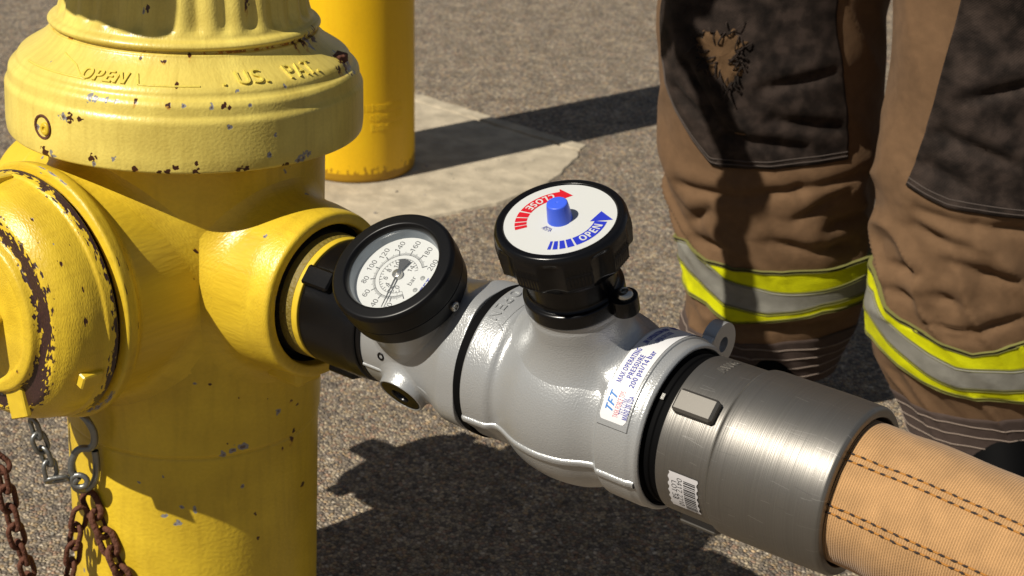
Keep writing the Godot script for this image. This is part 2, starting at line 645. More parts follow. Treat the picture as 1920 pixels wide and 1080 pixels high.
	var strip: Array = far_edge.duplicate()
	for i in range(inner.size() - 1, -1, -1):
		var q: Vector2 = inner[i]
		strip.append(q + (far_edge[i] - q).normalized() * 0.012)
	slab_mesh("concrete_edge", ragged(strip, 6), cm, 0.0035)

func ragged(p: Array, seed_: int) -> PackedVector2Array:
	var n := fnl(FastNoiseLite.TYPE_SIMPLEX, 14.0, seed_, 4)
	var out := PackedVector2Array()
	for i in p.size():
		var a: Vector2 = p[i]
		var b: Vector2 = p[(i + 1) % p.size()]
		var k := maxi(2, int(a.distance_to(b) / 0.007))
		for q in k:
			var c := a.lerp(b, float(q) / k)
			out.append(c + Vector2(n.get_noise_2d(c.x, c.y), n.get_noise_2d(c.x + 9.0, c.y)) * 0.004)
	return out

func slab_mesh(called: String, p: PackedVector2Array, m: Material, h: float) -> void:
	var g := Mb.new()
	var tris := Geometry2D.triangulate_polygon(p)
	for q in p:
		g.v.append(Vector3(q.x, h, q.y)); g.n.append(Vector3.UP); g.t.append(q * 1.6)
	for i in range(0, tris.size(), 3):
		g.tri(tris[i], tris[i + 1], tris[i + 2])
	var inside := Geometry2D.is_polygon_clockwise(p)
	for i in p.size():
		var a := p[i]
		var b := p[(i + 1) % p.size()]
		var o := Vector2(b.y - a.y, a.x - b.x).normalized() * (-1.0 if inside else 1.0)
		var oo := o * h * 0.7
		g.flat([Vector3(a.x, h, a.y), Vector3(b.x, h, b.y), Vector3(b.x + oo.x, -0.002, b.y + oo.y), Vector3(a.x + oo.x, -0.002, a.y + oo.y)], Vector3(o.x, 0.7, o.y).normalized(), [a * 1.6, b * 1.6, b * 1.6, a * 1.6])
	structure(called, g, m)

# ------------------------------------------------------------------ bollard
func bollard() -> void:
	var o := thing("bollard", "smooth bright yellow plastic bollard standing behind the hydrant on concrete", "bollard", Transform3D(Basis(), Vector3(-0.24651, 0.004, -2.36349)))
	var g := Mb.new()
	lathe(g, [Vector3(0.002, 0.08, 0), Vector3(0.0015, 0.0885, 0.001), Vector3(0.006, 0.09, 0.002), Vector3(0.95, 0.09, 0.03), Vector3(0.99, 0.078, 0.03), Vector3(1.02, 0.042, 0.02), Vector3(1.026, 0.0, 0)], 128, 1, null, false)
	var m := painted(enamel(1024, 1024, srgb(254, 202, 2), 71, 0, [], func(x, y, f, s): return 4 if y < 0.012 + 0.022 * maxf(0.0, f + 0.3 * s) else 0, 0.4), 0.5, M.peel, 0.008)
	part("sleeve", g, m, o)
	# faint raised moulding marks, too small to read
	var marks := Mb.new()
	var rng := RandomNumberGenerator.new()
	rng.seed = 4
	for row in 3:
		var a := 0.60
		while a < (1.42 if row == 0 else 1.24):
			var wdt := rng.randf_range(0.018, 0.035)
			var hh := rng.randf_range(0.0035, 0.006)
			var c := Vector3(0.0901 * cos(a), 0.118 - row * 0.0155, 0.0901 * sin(a))
			var out := Vector3(cos(a), 0, sin(a))
			marks.block(c, out * 0.0004, Vector3.UP * hh, Vector3(-sin(a), 0, cos(a)) * wdt * 0.045, 0.0003)
			a += wdt + rng.randf_range(0.01, 0.03)
	part("raised_marks", marks, mat(srgb(254, 208, 20), 0.5), o)

# ------------------------------------------------------------------ hydrant
func hydrant() -> void:
	var o := thing("fire_hydrant", "chipped yellow cast iron fire hydrant with the valve screwed to its side", "fire hydrant", Transform3D(Basis(AX, UP, BX), BASE))
	var bump: Texture2D = M.peel
	var col := srgb(234, 199, 52)
	# standpipe
	var g := Mb.new()
	lathe(g, [Vector3(0.05, 0.0985, 0), Vector3(0.3185, 0.0985, 0.001), Vector3(0.3205, 0.0975, 0.001), Vector3(0.3225, 0.0998, 0.002), Vector3(0.36, 0.1006, 0.01), Vector3(0.43, 0.102, 0.01), Vector3(0.5535, 0.102, 0)], 192, 1, null, false)
	var v := func(h): return (h - 0.05) / 0.5035
	var sp := []
	for c in [[-7.0, 0.3246, 5, 1], [24.8, 0.3255, 8, 0], [20.4, 0.3265, 10, 0], [29, 0.3225, 7, 0], [2.6, 0.348, 6, 0], [47.6, 0.2798, 4, 0], [48.7, 0.267, 5, 0], [50.5, 0.265, 4, 0], [20.6, 0.2926, 4, 0], [41.6, 0.278, 5, 0], [66.3, 0.298, 3, 0], [14.2, 0.265, 4, 1], [13.2, 0.2433, 4, 1], [-5, 0.352, 4, 2], [-4, 0.372, 3, 2], [55, 0.305, 4, 0], [-7, 0.318, 6, 2]]:
		sp.append([fposmod(c[0], 360.0) / 360.0, v.call(c[1]), c[2] * 0.8, c[3]])
	var tex := enamel(1024, 1024, col, 31, 50, sp)
	part("standpipe", g, painted(tex, 0.37, bump, 0.05), o)
	# nozzle bosses
	var body := func(e, c): return sqrt(maxf(0.0, 0.1015 * 0.1015 - c * c))
	var bm := painted(enamel(1024, 512, col, 33, 25, [[0.06, 0.80, 9, 0], [0.02, 0.83, 7, 1], [0.955, 0.80, 8, 0], [0.93, 0.82, 7, 0], [0.90, 0.80, 9, 0], [0.19, 0.74, 10, 0], [0.165, 0.76, 6, 1], [0.215, 0.70, 12, 0], [0.31, 0.8, 4, 0], [0.335, 0.8, 5, 0], [0.12, 0.8, 5, 2]], null), 0.35, bump, 0.05)
	for s in [1.0, -1.0]:
		var b := Mb.new()
		boss(b, Vector3(0, 0.4548, 0), Vector3(s, 0, 0), Vector3.UP, Vector3(0, 0, 1), [Vector3(0.123, 0.0645, 0), Vector3(0.132, 0.0635, 0.003), Vector3(0.1468, 0.0615, 0.005), Vector3(0.1468, 0.0528, 0.002), Vector3(0.136, 0.0520, 0.001), Vector3(0.133, 0.0518, 0)], 0.017, body)
		part("hose_nozzle", b, bm, o)
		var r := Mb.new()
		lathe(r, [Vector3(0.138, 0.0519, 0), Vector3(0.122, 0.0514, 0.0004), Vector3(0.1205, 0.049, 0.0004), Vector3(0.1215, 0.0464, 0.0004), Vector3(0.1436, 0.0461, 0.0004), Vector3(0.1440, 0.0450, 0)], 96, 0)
		var rr := part("dirty_shaded_groove", r, M.groove_dirt_shade, o, Transform3D(Basis(Vector3.UP, 0.0 if s > 0 else PI), Vector3(0, 0.4548, 0)))  # dirt and recess shade share this dark colour
		var i := Mb.new()
		lathe(i, [Vector3(0.1540, 0.0440, 0), Vector3(0.1545, 0.0455, 0.0004), Vector3(0.157, 0.0456, 0.001), Vector3(0.1596, 0.0453, 0.0008), Vector3(0.1598, 0.040, 0.0005), Vector3(0.12, 0.040, 0)], 96, 0)
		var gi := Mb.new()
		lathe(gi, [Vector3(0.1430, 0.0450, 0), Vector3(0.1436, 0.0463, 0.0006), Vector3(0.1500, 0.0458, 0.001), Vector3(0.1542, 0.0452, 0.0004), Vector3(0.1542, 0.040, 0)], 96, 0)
		part("nozzle_insert", i, M.yellow, o, rr.transform)
		part("shaded_collar", gi, M.nozzle_shade, o, rr.transform)  # same paint as the insert, coloured as if shaded by the rim
		# retaining lug under the nozzle
		var l := Mb.new()
		l.block(Vector3(s * 0.112, 0.4548 - 0.0655, 0.004), Vector3(0.022, 0, 0), Vector3(0, 0.0085, 0), Vector3(0, 0, 0.0135), 0.004)
		part("retaining_lug", l, M.yellow, o)
	# cap of the far hose nozzle
	var c2 := Mb.new()
	lathe(c2, [Vector3(0.147, 0.05, 0), Vector3(0.148, 0.0585, 0.002), Vector3(0.178, 0.0565, 0.004), Vector3(0.186, 0.046, 0.003), Vector3(0.19, 0.025, 0.002), Vector3(0.19, 0.016, 0.002), Vector3(0.225, 0.014, 0.002), Vector3(0.225, 0.0, 0)], 96, 0)
	for k in 4:
		var a := TAU * k / 4 + 0.5
		var d := Vector3(0, cos(a), sin(a))
		c2.block(Vector3(0.163, 0, 0) + d * 0.062, Vector3(0.011, 0, 0), d * 0.008, Vector3(0, -sin(a), cos(a)) * 0.007, 0.002)
	part("hose_nozzle_cap", c2, M.yellow, o, Transform3D(Basis(Vector3.UP, PI), Vector3(0, 0.4548, 0)))
	# large nozzle in front
	var b2 := Mb.new()
	boss(b2, Vector3(0, 0.4537, 0), Vector3(0, 0, 1), Vector3.UP, Vector3(1, 0, 0), [Vector3(0.1165, 0.0845, 0), Vector3(0.121, 0.0855, 0.003), Vector3(0.1275, 0.0925, 0.003), Vector3(0.1375, 0.0938, 0.0025), Vector3(0.1385, 0.086, 0.001), Vector3(0.135, 0.078, 0)], 0.013, body, 128)
	part("large_nozzle", b2, painted(enamel(1024, 512, col, 37, 30, [[0.03, 0.70, 11, 0], [0.05, 0.71, 9, 0], [0.01, 0.70, 8, 0], [0.18, 0.55, 5, 1], [0.205, 0.67, 6, 1], [0.17, 0.66, 6, 1], [0.22, 0.4, 4, 1], [0.25, 0.55, 5, 1], [0.36, 0.76, 16, 0], [0.39, 0.78, 12, 0], [0.41, 0.8, 10, 0]],
		func(x, y, f, s): return 1 if y > 0.93 + 0.03 * f else 0), 0.37, bump, 0.05), o)
	var cap := Mb.new()
	lathe(cap, [Vector3(0.1400, 0.078, 0), Vector3(0.1432, 0.0900, 0.0012), Vector3(0.1500, 0.0885, 0.0008), Vector3(0.1515, 0.0868, 0.0012), Vector3(0.160, 0.0858, 0.003), Vector3(0.170, 0.0828, 0.003), Vector3(0.1762, 0.0790, 0.002), Vector3(0.1812, 0.0742, 0.002), Vector3(0.1825, 0.0725, 0.001), Vector3(0.1832, 0.0600, 0.002), Vector3(0.1895, 0.0570, 0.002), Vector3(0.1900, 0.0495, 0.002), Vector3(0.1865, 0.0465, 0.001), Vector3(0.1865, 0.02, 0.001), Vector3(0.186, 0.0, 0)], 160, 2)
	var band := func(x, y, f, s):
		if y > 0.425 + 0.05 * f + 0.05 * s and y < 0.520 + 0.05 * s + 0.03 * f: return 1
		if y > 0.09 and y < 0.112 + 0.035 * f + 0.03 * s: return 1
		return 0
	part("large_cap", cap, painted(enamel(1024, 768, col, 39, 30, [[0.10, 0.30, 6, 1], [0.02, 0.26, 7, 1], [0.06, 0.24, 4, 1]], band), 0.37, bump, 0.05), o, Transform3D(Basis(), Vector3(0, 0.4537, 0)))
	var ct := Transform3D(Basis(), Vector3(0, 0.4537, 0))
	for k in 3:   # raised lugs on the side of the cap
		var lg := Mb.new()
		var a := -0.40 + TAU * k / 3.0
		var d := Vector3(cos(a), sin(a), 0)
		lg.block(d * 0.0853 + Vector3(0, 0, 0.160), d * 0.004, Vector3(-sin(a), cos(a), 0) * 0.0055, Vector3(0, 0, 0.0085), 0.001)
		part("cap_lug", lg, M.yellow, o, ct)
	var nut := Mb.new()
	var nr := []
	for q in [[0.184, 0.0235], [0.219, 0.0185], [0.222, 0.0165], [0.222, 0.0001]]:
		var row := PackedVector3Array()
		for k in 60:
			var a := TAU * k / 60 + 0.3
			var f := cos(PI / 5) / cos(fposmod(a, TAU / 5) - PI / 5)
			row.append(Vector3(q[1] * f * cos(a), q[1] * f * sin(a), q[0]))
		nr.append(row)
	nut.surf(nr, true, 1.0)
	part("cap_nut", nut, M.yellow, o, ct)
	var hookhole := Mb.new()   # wedge under the nut where the chain ring sits
	hookhole.block(Vector3(0.030, -0.060, 0.1835), Vector3(0.009, 0.004, 0), Vector3(-0.003, 0.011, 0), Vector3(0, 0, 0.0025), 0.001)
	part("cap_rib", hookhole, M.yellow, o, ct)
	# bonnet
	var bp := [Vector3(0.5530, 0.099, 0), Vector3(0.5518, 0.1265, 0.001), Vector3(0.5530, 0.1296, 0.0025), Vector3(0.5600, 0.1303, 0.004), Vector3(0.5878, 0.1296, 0.0025), Vector3(0.5915, 0.1272, 0.0012), Vector3(0.5985, 0.1264, 0.002), Vector3(0.6012, 0.1243, 0.001), Vector3(0.6022, 0.1222, 0.001), Vector3(0.6040, 0.1207, 0.001), Vector3(0.6062, 0.1202, 0.001), Vector3(0.6090, 0.1182, 0.002), Vector3(0.6120, 0.1135, 0.004), Vector3(0.6155, 0.1075, 0.004), Vector3(0.6190, 0.1025, 0.004), Vector3(0.6225, 0.0990, 0.003), Vector3(0.6245, 0.0972, 0.001), Vector3(0.6262, 0.0966, 0.0008), Vector3(0.6268, 0.0940, 0.0006), Vector3(0.6283, 0.0940, 0.0006), Vector3(0.6292, 0.0968, 0.001), Vector3(0.6316, 0.0980, 0.0015), Vector3(0.6340, 0.0962, 0.0015), Vector3(0.6356, 0.0918, 0.002), Vector3(0.645, 0.0890, 0.004), Vector3(0.665, 0.0866, 0.01), Vector3(0.70, 0.080, 0.01), Vector3(0.74, 0.066, 0.01), Vector3(0.765, 0.048, 0.01), Vector3(0.775, 0.036, 0.004), Vector3(0.790, 0.034, 0.002), Vector3(0.790, 0.0, 0)]
	var bn := Mb.new()
	lathe(bn, bp, 416, 1, func(h, a, r):
		if h < 0.6365 or h > 0.752: return r
		var fade := smoothstep(0.6365, 0.6425, h) * (1.0 - smoothstep(0.735, 0.752, h))
		return r - 0.0030 * fade * (1.0 - pow(absf(sin(14.0 * a + 0.5)), 1.5)), false)
	var bv := func(h): return (h - 0.5518) / 0.2382
	sp = []
	for c in [[70.4, 0.5589, 9, 1], [70.0, 0.5555, 6, 0], [63.3, 0.5613, 5, 0], [45.1, 0.5573, 6, 1], [39.0, 0.5599, 4, 1], [39.0, 0.5547, 7, 1], [47.3, 0.554, 7, 1], [50, 0.554, 5, 1], [57, 0.555, 6, 2], [29.1, 0.5848, 5, 0], [14.3, 0.5755, 5, 0], [16.2, 0.5627, 6, 0], [5.9, 0.5548, 9, 0], [4, 0.5560, 9, 0], [2, 0.558, 7, 0], [10.6, 0.554, 6, 1], [24.3, 0.5542, 8, 1], [26.5, 0.554, 6, 1], [80.6, 0.5842, 9, 0], [78, 0.5842, 8, 1], [74.2, 0.5848, 6, 1], [89.1, 0.5547, 14, 1], [86, 0.5545, 10, 0], [92, 0.572, 6, 0], [47, 0.5995, 5, 2], [42.5, 0.5993, 5, 0], [57, 0.6005, 4, 2], [66, 0.5995, 5, 0], [63, 0.5995, 5, 0], [72, 0.5998, 7, 0], [70, 0.5995, 6, 0], [30, 0.5985, 6, 1], [28.5, 0.5975, 5, 1], [22, 0.598, 4, 0], [34, 0.598, 5, 0], [50, 0.6225, 5, 2], [59, 0.6235, 4, 1], [40, 0.6262, 4, 2], [25, 0.6068, 5, 0], [8, 0.606, 4, 0], [-20, 0.6265, 14, 0], [-16, 0.6268, 10, 2], [-10, 0.627, 8, 2], [-26, 0.6275, 16, 1], [-28, 0.606, 14, 1], [-32, 0.607, 18, 0], [-22, 0.6065, 8, 2], [12, 0.661, 11, 1], [13, 0.656, 7, 2], [58, 0.655, 7, 1], [60, 0.653, 5, 0]]:
		sp.append([fposmod(c[0], 360.0) / 360.0, bv.call(c[1]), c[2] * 0.95, c[3]])
	part("bonnet", bn, painted(enamel(2048, 640, srgb(238, 215, 108), 35, 22, sp, func(x, y, f, s): return 3 if y > 0.313 and y < 0.3195 and f + s > 0.28 else 0), 0.34, bump, 0.035), o)
	# operating nut with its weather shield
	var on := Mb.new()
	lathe(on, [Vector3(0.788, 0.03, 0), Vector3(0.795, 0.048, 0.002), Vector3(0.803, 0.048, 0.003), Vector3(0.812, 0.024, 0.002), Vector3(0.86, 0.018, 0.002), Vector3(0.86, 0.0, 0)], 10, 1)
	part("operating_nut", on, M.yellow, o)
	# wrench shape added out of frame to cast the bonnet shadow
	var wo := thing("bonnet_shade_wrench", "broad headed hydrant wrench added out of frame to shade the bonnet", "added_wrench", Transform3D(Basis(AX, UP, BX), BASE))
	var wm := Mb.new()
	var wr_rows := []
	for q in [[0.820, 0.92], [0.822, 1.0], [0.840, 1.0], [0.842, 0.92]]:
		var row := PackedVector3Array()
		for k in 72:
			var a := TAU * k / 72
			var cx: float = signf(cos(a)) * pow(absf(cos(a)), 0.6) * 0.052 * q[1]
			var cz: float = signf(sin(a)) * pow(absf(sin(a)), 0.6) * 0.047 * q[1]
			row.append(Vector3(-0.037 + cx, q[0], 0.219 + cz))
		wr_rows.append(row)
	for e in [0, 1]:
		var row := PackedVector3Array()
		for k in 72: row.append(Vector3(-0.037, [0.820, 0.842][e], 0.219) + (wr_rows[0 if e == 0 else -1][k] - Vector3(-0.037, [0.820, 0.842][e], 0.219)) * 0.01)
		if e == 0: wr_rows.push_front(row)
		else: wr_rows.append(row)
	wm.surf(wr_rows, true, -1.0)
	part("head", wm, M.zinc, wo)
	var wh := Mb.new()
	wh.tube([Vector3(-0.02, 0.831, 0.19), Vector3(0, 0.831, 0.02), Vector3(0.005, 0.831, -0.12)], 0.0095, 16)
	lathe(wh, [Vector3(0.815, 0.014, 0), Vector3(0.815, 0.030, 0.002), Vector3(0.850, 0.030, 0.002), Vector3(0.850, 0.014, 0.001), Vector3(0.815, 0.014, 0)], 48, 1)
	part("handle", wh, M.zinc, wo)
	# weep screw in the flange
	var sc := Mb.new()
	lathe(sc, [Vector3(0.1270, 0.0088, 0), Vector3(0.1309, 0.0086, 0.0005), Vector3(0.1306, 0.0070, 0.0005), Vector3(0.1270, 0.0066, 0.0004), Vector3(0.1270, 0.0, 0)], 40, 2)
	part("rusty_screw_hole", sc, M.rust, o, Transform3D(Basis(), Vector3(0.001, 0.5735, 0)))
	var s2 := Mb.new()
	lathe(s2, [Vector3(0.127, 0.0048, 0), Vector3(0.1318, 0.0044, 0.001), Vector3(0.132, 0.0018, 0.0004), Vector3(0.1308, 0.0015, 0.0003), Vector3(0.1308, 0.0, 0)], 40, 2)
	part("weep_screw", s2, M.yellow, o, Transform3D(Basis(), Vector3(0.0042, 0.5728, 0)))
	# cast lettering on the slope of the bonnet
	var cone := func(ang: float, hh: float):
		return func(p: Vector3) -> Vector3:
			# slope runs from (0.1182, 0.609) up to (0.1025, 0.619)
			var k := (hh - 0.609 + p.y * 0.56) / 0.010
			var r := lerpf(0.1182, 0.1025, k) - 0.0008 * sin(clampf(k, 0, 1) * PI)
			var a := deg_to_rad(ang) - p.x / r
			return Vector3((r + p.z * 0.55) * cos(a), hh + p.y * 0.56 + p.z * 0.83, (r + p.z * 0.55) * sin(a))
	var lt := Mb.new()
	letters(lt, "US.", 0.0115, 0.0036, sans, cone.call(18.5, 0.6128))
	letters(lt, "PAT.", 0.0115, 0.0032, sans, cone.call(-3.0, 0.6128))
	letters(lt, ".", 0.0115, 0.0032, sans, cone.call(29.0, 0.6128))
	letters(lt, "OPEN", 0.0095, 0.0028, bold, cone.call(70.0, 0.6120))
	for q in [[37.0, 57.0, 0.6098], [76.0, 108.0, 0.6096]]:
		var pts := []
		for k in 21:
			pts.append(cone.call(lerpf(q[0], q[1], k / 20.0), q[2]).call(Vector3.ZERO))
		lt.tube(pts, 0.0009, 8)
	lt.tube([cone.call(57.0, 0.6098).call(Vector3.ZERO), cone.call(58.5, 0.6150).call(Vector3.ZERO)], 0.0009, 8)
	lt.tube([cone.call(78.0, 0.6100).call(Vector3.ZERO), cone.call(84.0, 0.6150).call(Vector3.ZERO), cone.call(94.0, 0.6190).call(Vector3.ZERO)], 0.0007, 8)
	var lm := relief(mat(srgb(236, 214, 96), 0.38), M.grain, 0.05, 10.0)
	part("raised_lettering", lt, lm, o)
	# bonnet bolts on the flange
	for k in 8:
		var a := TAU * (k + 0.5) / 8.0 - 0.95
		var bt := Mb.new()
		lathe(bt, [Vector3(0.600, 0.011, 0), Vector3(0.6125, 0.0105, 0.001), Vector3(0.6135, 0.009, 0.001), Vector3(0.6135, 0.0, 0)], 6, 1)
		if k == 0:
			part("bolt", bt, M.rust, o, Transform3D(Basis(), Vector3(0.110 * cos(a), 0.0, 0.110 * sin(a))))

# ------------------------------------------------------------------ valve with gauge
func lobe(mb: Mb, p: Array, seg: int, count: int, amount: float, phase: float) -> void:
	lathe(mb, p, seg, 0, func(x, a, r): return r + amount * (0.5 + 0.5 * cos(count * (a - phase))))

func valve() -> void:
	var yv := UP * cos(TURN) + BX * sin(TURN)
	var zv := AX.cross(yv)
	var o := thing("hydrant_gate_valve", "grey cast gate valve with black pressure gauge and round control knob between hydrant and hose", "valve", Transform3D(Basis(AX, yv, zv), V0))
	# swivel that screws on the hydrant
	var g := Mb.new()
	lathe(g, [Vector3(0.150, 0.040, 0), Vector3(0.1605, 0.0402, 0.0005), Vector3(0.1605, 0.0448, 0.0012), Vector3(0.163, 0.0457, 0.001), Vector3(0.2035, 0.0457, 0.001), Vector3(0.2125, 0.0446, 0.001), Vector3(0.2130, 0.0425, 0.0005), Vector3(0.2155, 0.0422, 0.0005), Vector3(0.216, 0.0436, 0.0005), Vector3(0.2172, 0.0436, 0.0003), Vector3(0.2175, 0.041, 0)], 160, 0)
	part("inlet_swivel", g, M.anod, o)
	for k in 3:
		var l := Mb.new()
		var a := deg_to_rad(29.0 + 120.0 * k)
		var d := Vector3(0, cos(a), sin(a))
		l.block(Vector3(0.1735, 0, 0) + d * 0.0465, Vector3(0.0125, 0, 0), d * 0.0048, Vector3(0, -sin(a), cos(a)) * 0.0072, 0.0014)
		part("swivel_lug", l, M.anod, o)
	var st := Mb.new()
	letters(st, "NH", 0.006, 0.0006, bold, func(p): return Vector3(0.188 + p.y, (0.0457 + p.z) * cos(-0.75 - p.x / 0.0457), (0.0457 + p.z) * sin(-0.75 - p.x / 0.0457)))
	part("stamped_letters", st, M.anod, o)
	# gauge adapter
	var ad := Mb.new()
	lathe(ad, [Vector3(0.2172, 0.040, 0), Vector3(0.2174, 0.0428, 0.0008), Vector3(0.2195, 0.0436, 0.001), Vector3(0.228, 0.0436, 0.002), Vector3(0.262, 0.0440, 0.01), Vector3(0.280, 0.0472, 0.006), Vector3(0.292, 0.0510, 0.002), Vector3(0.3065, 0.0515, 0.0008), Vector3(0.3068, 0.045, 0)], 192, 0,
		func(x, a, r): return r + 0.0032 * smoothstep(0.270, 0.290, x) * pow(absf(cos(2.0 * (a - 0.16))), 6.0) * (1.0 if r > 0.0455 else 0.0))
	# parting line along the adapter
	for s in [1, -1]:
		var pts := []
		for k in 30:
			var x := lerpf(0.2185, 0.303, k / 29.0)
			var r := 0.0434 + 0.0075 * smoothstep(0.262, 0.296, x)
			var a: float = s * 1.62
			pts.append(Vector3(x, r * cos(a), r * sin(a)))
		ad.tube(pts, 0.0013, 10)
	var hb := func(e, c): return sqrt(maxf(0.0, 0.0438 * 0.0438 - c * c))
	var ga := 0.2875
	var gy := Vector3(0, cos(ga), sin(ga))
	var gz := Vector3(0, -sin(ga), cos(ga))
	boss(ad, Vector3(0.2515, 0, 0), gy, Vector3(1, 0, 0), gz, [Vector3(0.0485, 0.0352, 0), Vector3(0.0515, 0.0380, 0.003), Vector3(0.0590, 0.0405, 0.001), Vector3(0.0592, 0.03, 0)], 0.0045, hb)
	# side port with a plug
	var pa := deg_to_rad(106.0)
	var py := Vector3(0, cos(pa), sin(pa))
	var pz := Vector3(0, -sin(pa), cos(pa))
	boss(ad, Vector3(0.2525, 0, 0), py, Vector3(1, 0, 0), pz, [Vector3(0.0480, 0.0172, 0), Vector3(0.0508, 0.0166, 0.001), Vector3(0.0508, 0.0154, 0.0005), Vector3(0.0490, 0.0153, 0)], 0.007, hb, 64)
	part("gauge_adapter", ad, M.silver, o)
	var pl := Mb.new()
	lathe(pl, [Vector3(0.046, 0.0154, 0), Vector3(0.0506, 0.0152, 0.0008), Vector3(0.0510, 0.0066, 0.0006), Vector3(0.0480, 0.0058, 0.0004), Vector3(0.0478, 0.0, 0)], 48, 1)
	part("port_plug", pl, M.anod, o, Transform3D(Basis(Vector3(1, 0, 0), py, pz), Vector3(0.2525, 0, 0)))
	var ss := Mb.new()
	lathe(ss, [Vector3(0.0425, 0.0032, 0), Vector3(0.0443, 0.003, 0.0006), Vector3(0.0443, 0.0017, 0.0002), Vector3(0.043, 0.0012, 0.0002), Vector3(0.043, 0, 0)], 24, 1)
	var sa := deg_to_rad(76.0)
	part("set_screw", ss, M.anod, o, Transform3D(Basis(Vector3(1, 0, 0), Vector3(0, cos(sa), sin(sa)), Vector3(0, -sin(sa), cos(sa))), Vector3(0.237, 0, 0)))
	gauge(o, Transform3D(Basis(Vector3(1, 0, 0), gy, gz), Vector3(0.2515, 0, 0)))
	# black seal between adapter and body
	var sl := Mb.new()
	lathe(sl, [Vector3(0.3060, 0.045, 0), Vector3(0.3066, 0.0520, 0.0005), Vector3(0.3136, 0.0520, 0.0005), Vector3(0.314, 0.045, 0)], 128, 0)
	part("seal", sl, M.rubber, o)
	# body
	var bp := [Vector3(0.3136, 0.046, 0), Vector3(0.3138, 0.0535, 0.001), Vector3(0.3150, 0.0546, 0.001), Vector3(0.3335, 0.0541, 0.004), Vector3(0.3385, 0.0506, 0.004), Vector3(0.345, 0.0522, 0.004), Vector3(0.359, 0.0578, 0.009), Vector3(0.377, 0.0600, 0.01), Vector3(0.395, 0.0580, 0.009), Vector3(0.409, 0.0526, 0.006), Vector3(0.4165, 0.0508, 0.003), Vector3(0.4190, 0.0542, 0.001), Vector3(0.4410, 0.0545, 0.001), Vector3(0.4440, 0.0536, 0.0015), Vector3(0.4475, 0.0538, 0.0015), Vector3(0.4492, 0.0522, 0.001), Vector3(0.4494, 0.0505, 0.001), Vector3(0.445, 0.0496, 0.001), Vector3(0.42, 0.0496, 0)]
	var bpts := prof(bp)
	var rad := func(x: float) -> float:
		for i in bpts.size() - 1:
			if x >= bpts[i].x and x <= bpts[i + 1].x and bpts[i + 1].x > bpts[i].x:
				return lerpf(bpts[i].y, bpts[i + 1].y, (x - bpts[i].x) / (bpts[i + 1].x - bpts[i].x))
		return 0.05
	var b := Mb.new()
	var sag := func(x: float, a: float) -> float:   # the lower half of the casting is slimmer beside the seal
		var d := absf(a if a < PI else TAU - a)
		return 0.0040 * smoothstep(1.60, 1.95, d) * (1.0 - smoothstep(0.334, 0.352, x))
	lathe(b, bp, 224, 0, func(x, a, r): return r - sag.call(x, a))
	var kx := 0.3815
	var bb := func(e, c):
		var r: float = rad.call(kx + e)
		return sqrt(maxf(0.0, r * r - c * c))
	boss(b, Vector3(kx, 0, 0), Vector3.UP, Vector3(1, 0, 0), Vector3(0, 0, 1), [Vector3(0.0745, 0.0308, 0), Vector3(0.0772, 0.0300, 0.001), Vector3(0.0803, 0.0298, 0.0008), Vector3(0.0805, 0.02, 0)], 0.0165, bb, 128)
	# ribs along the parting plane, with a step where the ball swells
	for s in [1, -1]:
		var rows := []
		for k in 90:
			var x := lerpf(0.3142, 0.4465, k / 89.0)
			var r: float = rad.call(x)
			var row := PackedVector3Array()
			for q in 13:
				var u := (q - 6) / 6.0
				var a: float = s * 1.615 + u * 0.052
				var h: float = 0.0019 * (1.0 - pow(absf(u), 4.0)) - 0.0004 - sag.call(x, absf(a)) * 0.5
				row.append(Vector3(x, (r + h) * cos(a), (r + h) * sin(a)))
			rows.append(row)
		b.surf(rows, false, 1.0)
	# ear with a hole, behind the outlet
	var ea := deg_to_rad(-79.0)
	var ed := Vector3(0, cos(ea), sin(ea))
	var et := Vector3(0, -sin(ea), cos(ea))
	var ring_c := Vector3(0.435, 0, 0) + ed * 0.0655
	for s in [1, -1]:
		for k in 48:
			var a0 := TAU * k / 48
			var a1 := TAU * (k + 1) / 48
			var q := []
			for pair in [[a0, 0.0052], [a0, 0.0145], [a1, 0.0145], [a1, 0.0052]]:
				q.append(ring_c + Vector3(s * 0.0045, 0, 0) + (ed * cos(pair[0]) + et * sin(pair[0])) * pair[1])
			b.flat(q, Vector3(s, 0, 0))
	for rr in [0.0145, 0.0052]:
		for k in 48:
			var a0 := TAU * k / 48
			var a1 := TAU * (k + 1) / 48
			var d0: Vector3 = (ed * cos(a0) + et * sin(a0)) * rr
			var d1: Vector3 = (ed * cos(a1) + et * sin(a1)) * rr
			b.flat([ring_c + d0 + Vector3(0.0045, 0, 0), ring_c + d1 + Vector3(0.0045, 0, 0), ring_c + d1 - Vector3(0.0045, 0, 0), ring_c + d0 - Vector3(0.0045, 0, 0)], (d0 + d1).normalized() * (1.0 if rr > 0.01 else -1.0))
	b.block(Vector3(0.435, 0, 0) + ed * 0.0525, Vector3(0.0043, 0, 0), ed * 0.0075, et * 0.0138, 0.0008)
	part("valve_body", b, M.silver, o)
	# raised label pad
	var wrap := func(x0: float, x1: float, a0: float, a1: float, r: float, cut: float):
		var rows := []
		for k in 5:
			var row := PackedVector3Array()
			var xx := lerpf(x0, x1, k / 4.0)
			for q in 61:
				var a := deg_to_rad(lerpf(a0, a1, q / 60.0))
				row.append(Vector3(xx, r * cos(a), r * sin(a)))
			rows.append(row)
		return rows
	var pad := Mb.new()
	var prow := []
	for q in [[0.4183, 0.0535], [0.4188, 0.0553], [0.4192, 0.0556], [0.4405, 0.0556], [0.4409, 0.0553], [0.4414, 0.0535]]:
		var row := PackedVector3Array()
		for k in 81:
			var a := deg_to_rad(lerpf(-80.0, 55.0, k / 80.0))
			row.append(Vector3(q[0], q[1] * cos(a), q[1] * sin(a)))
		prow.append(row)
	pad.surf(prow, false, 1.0)
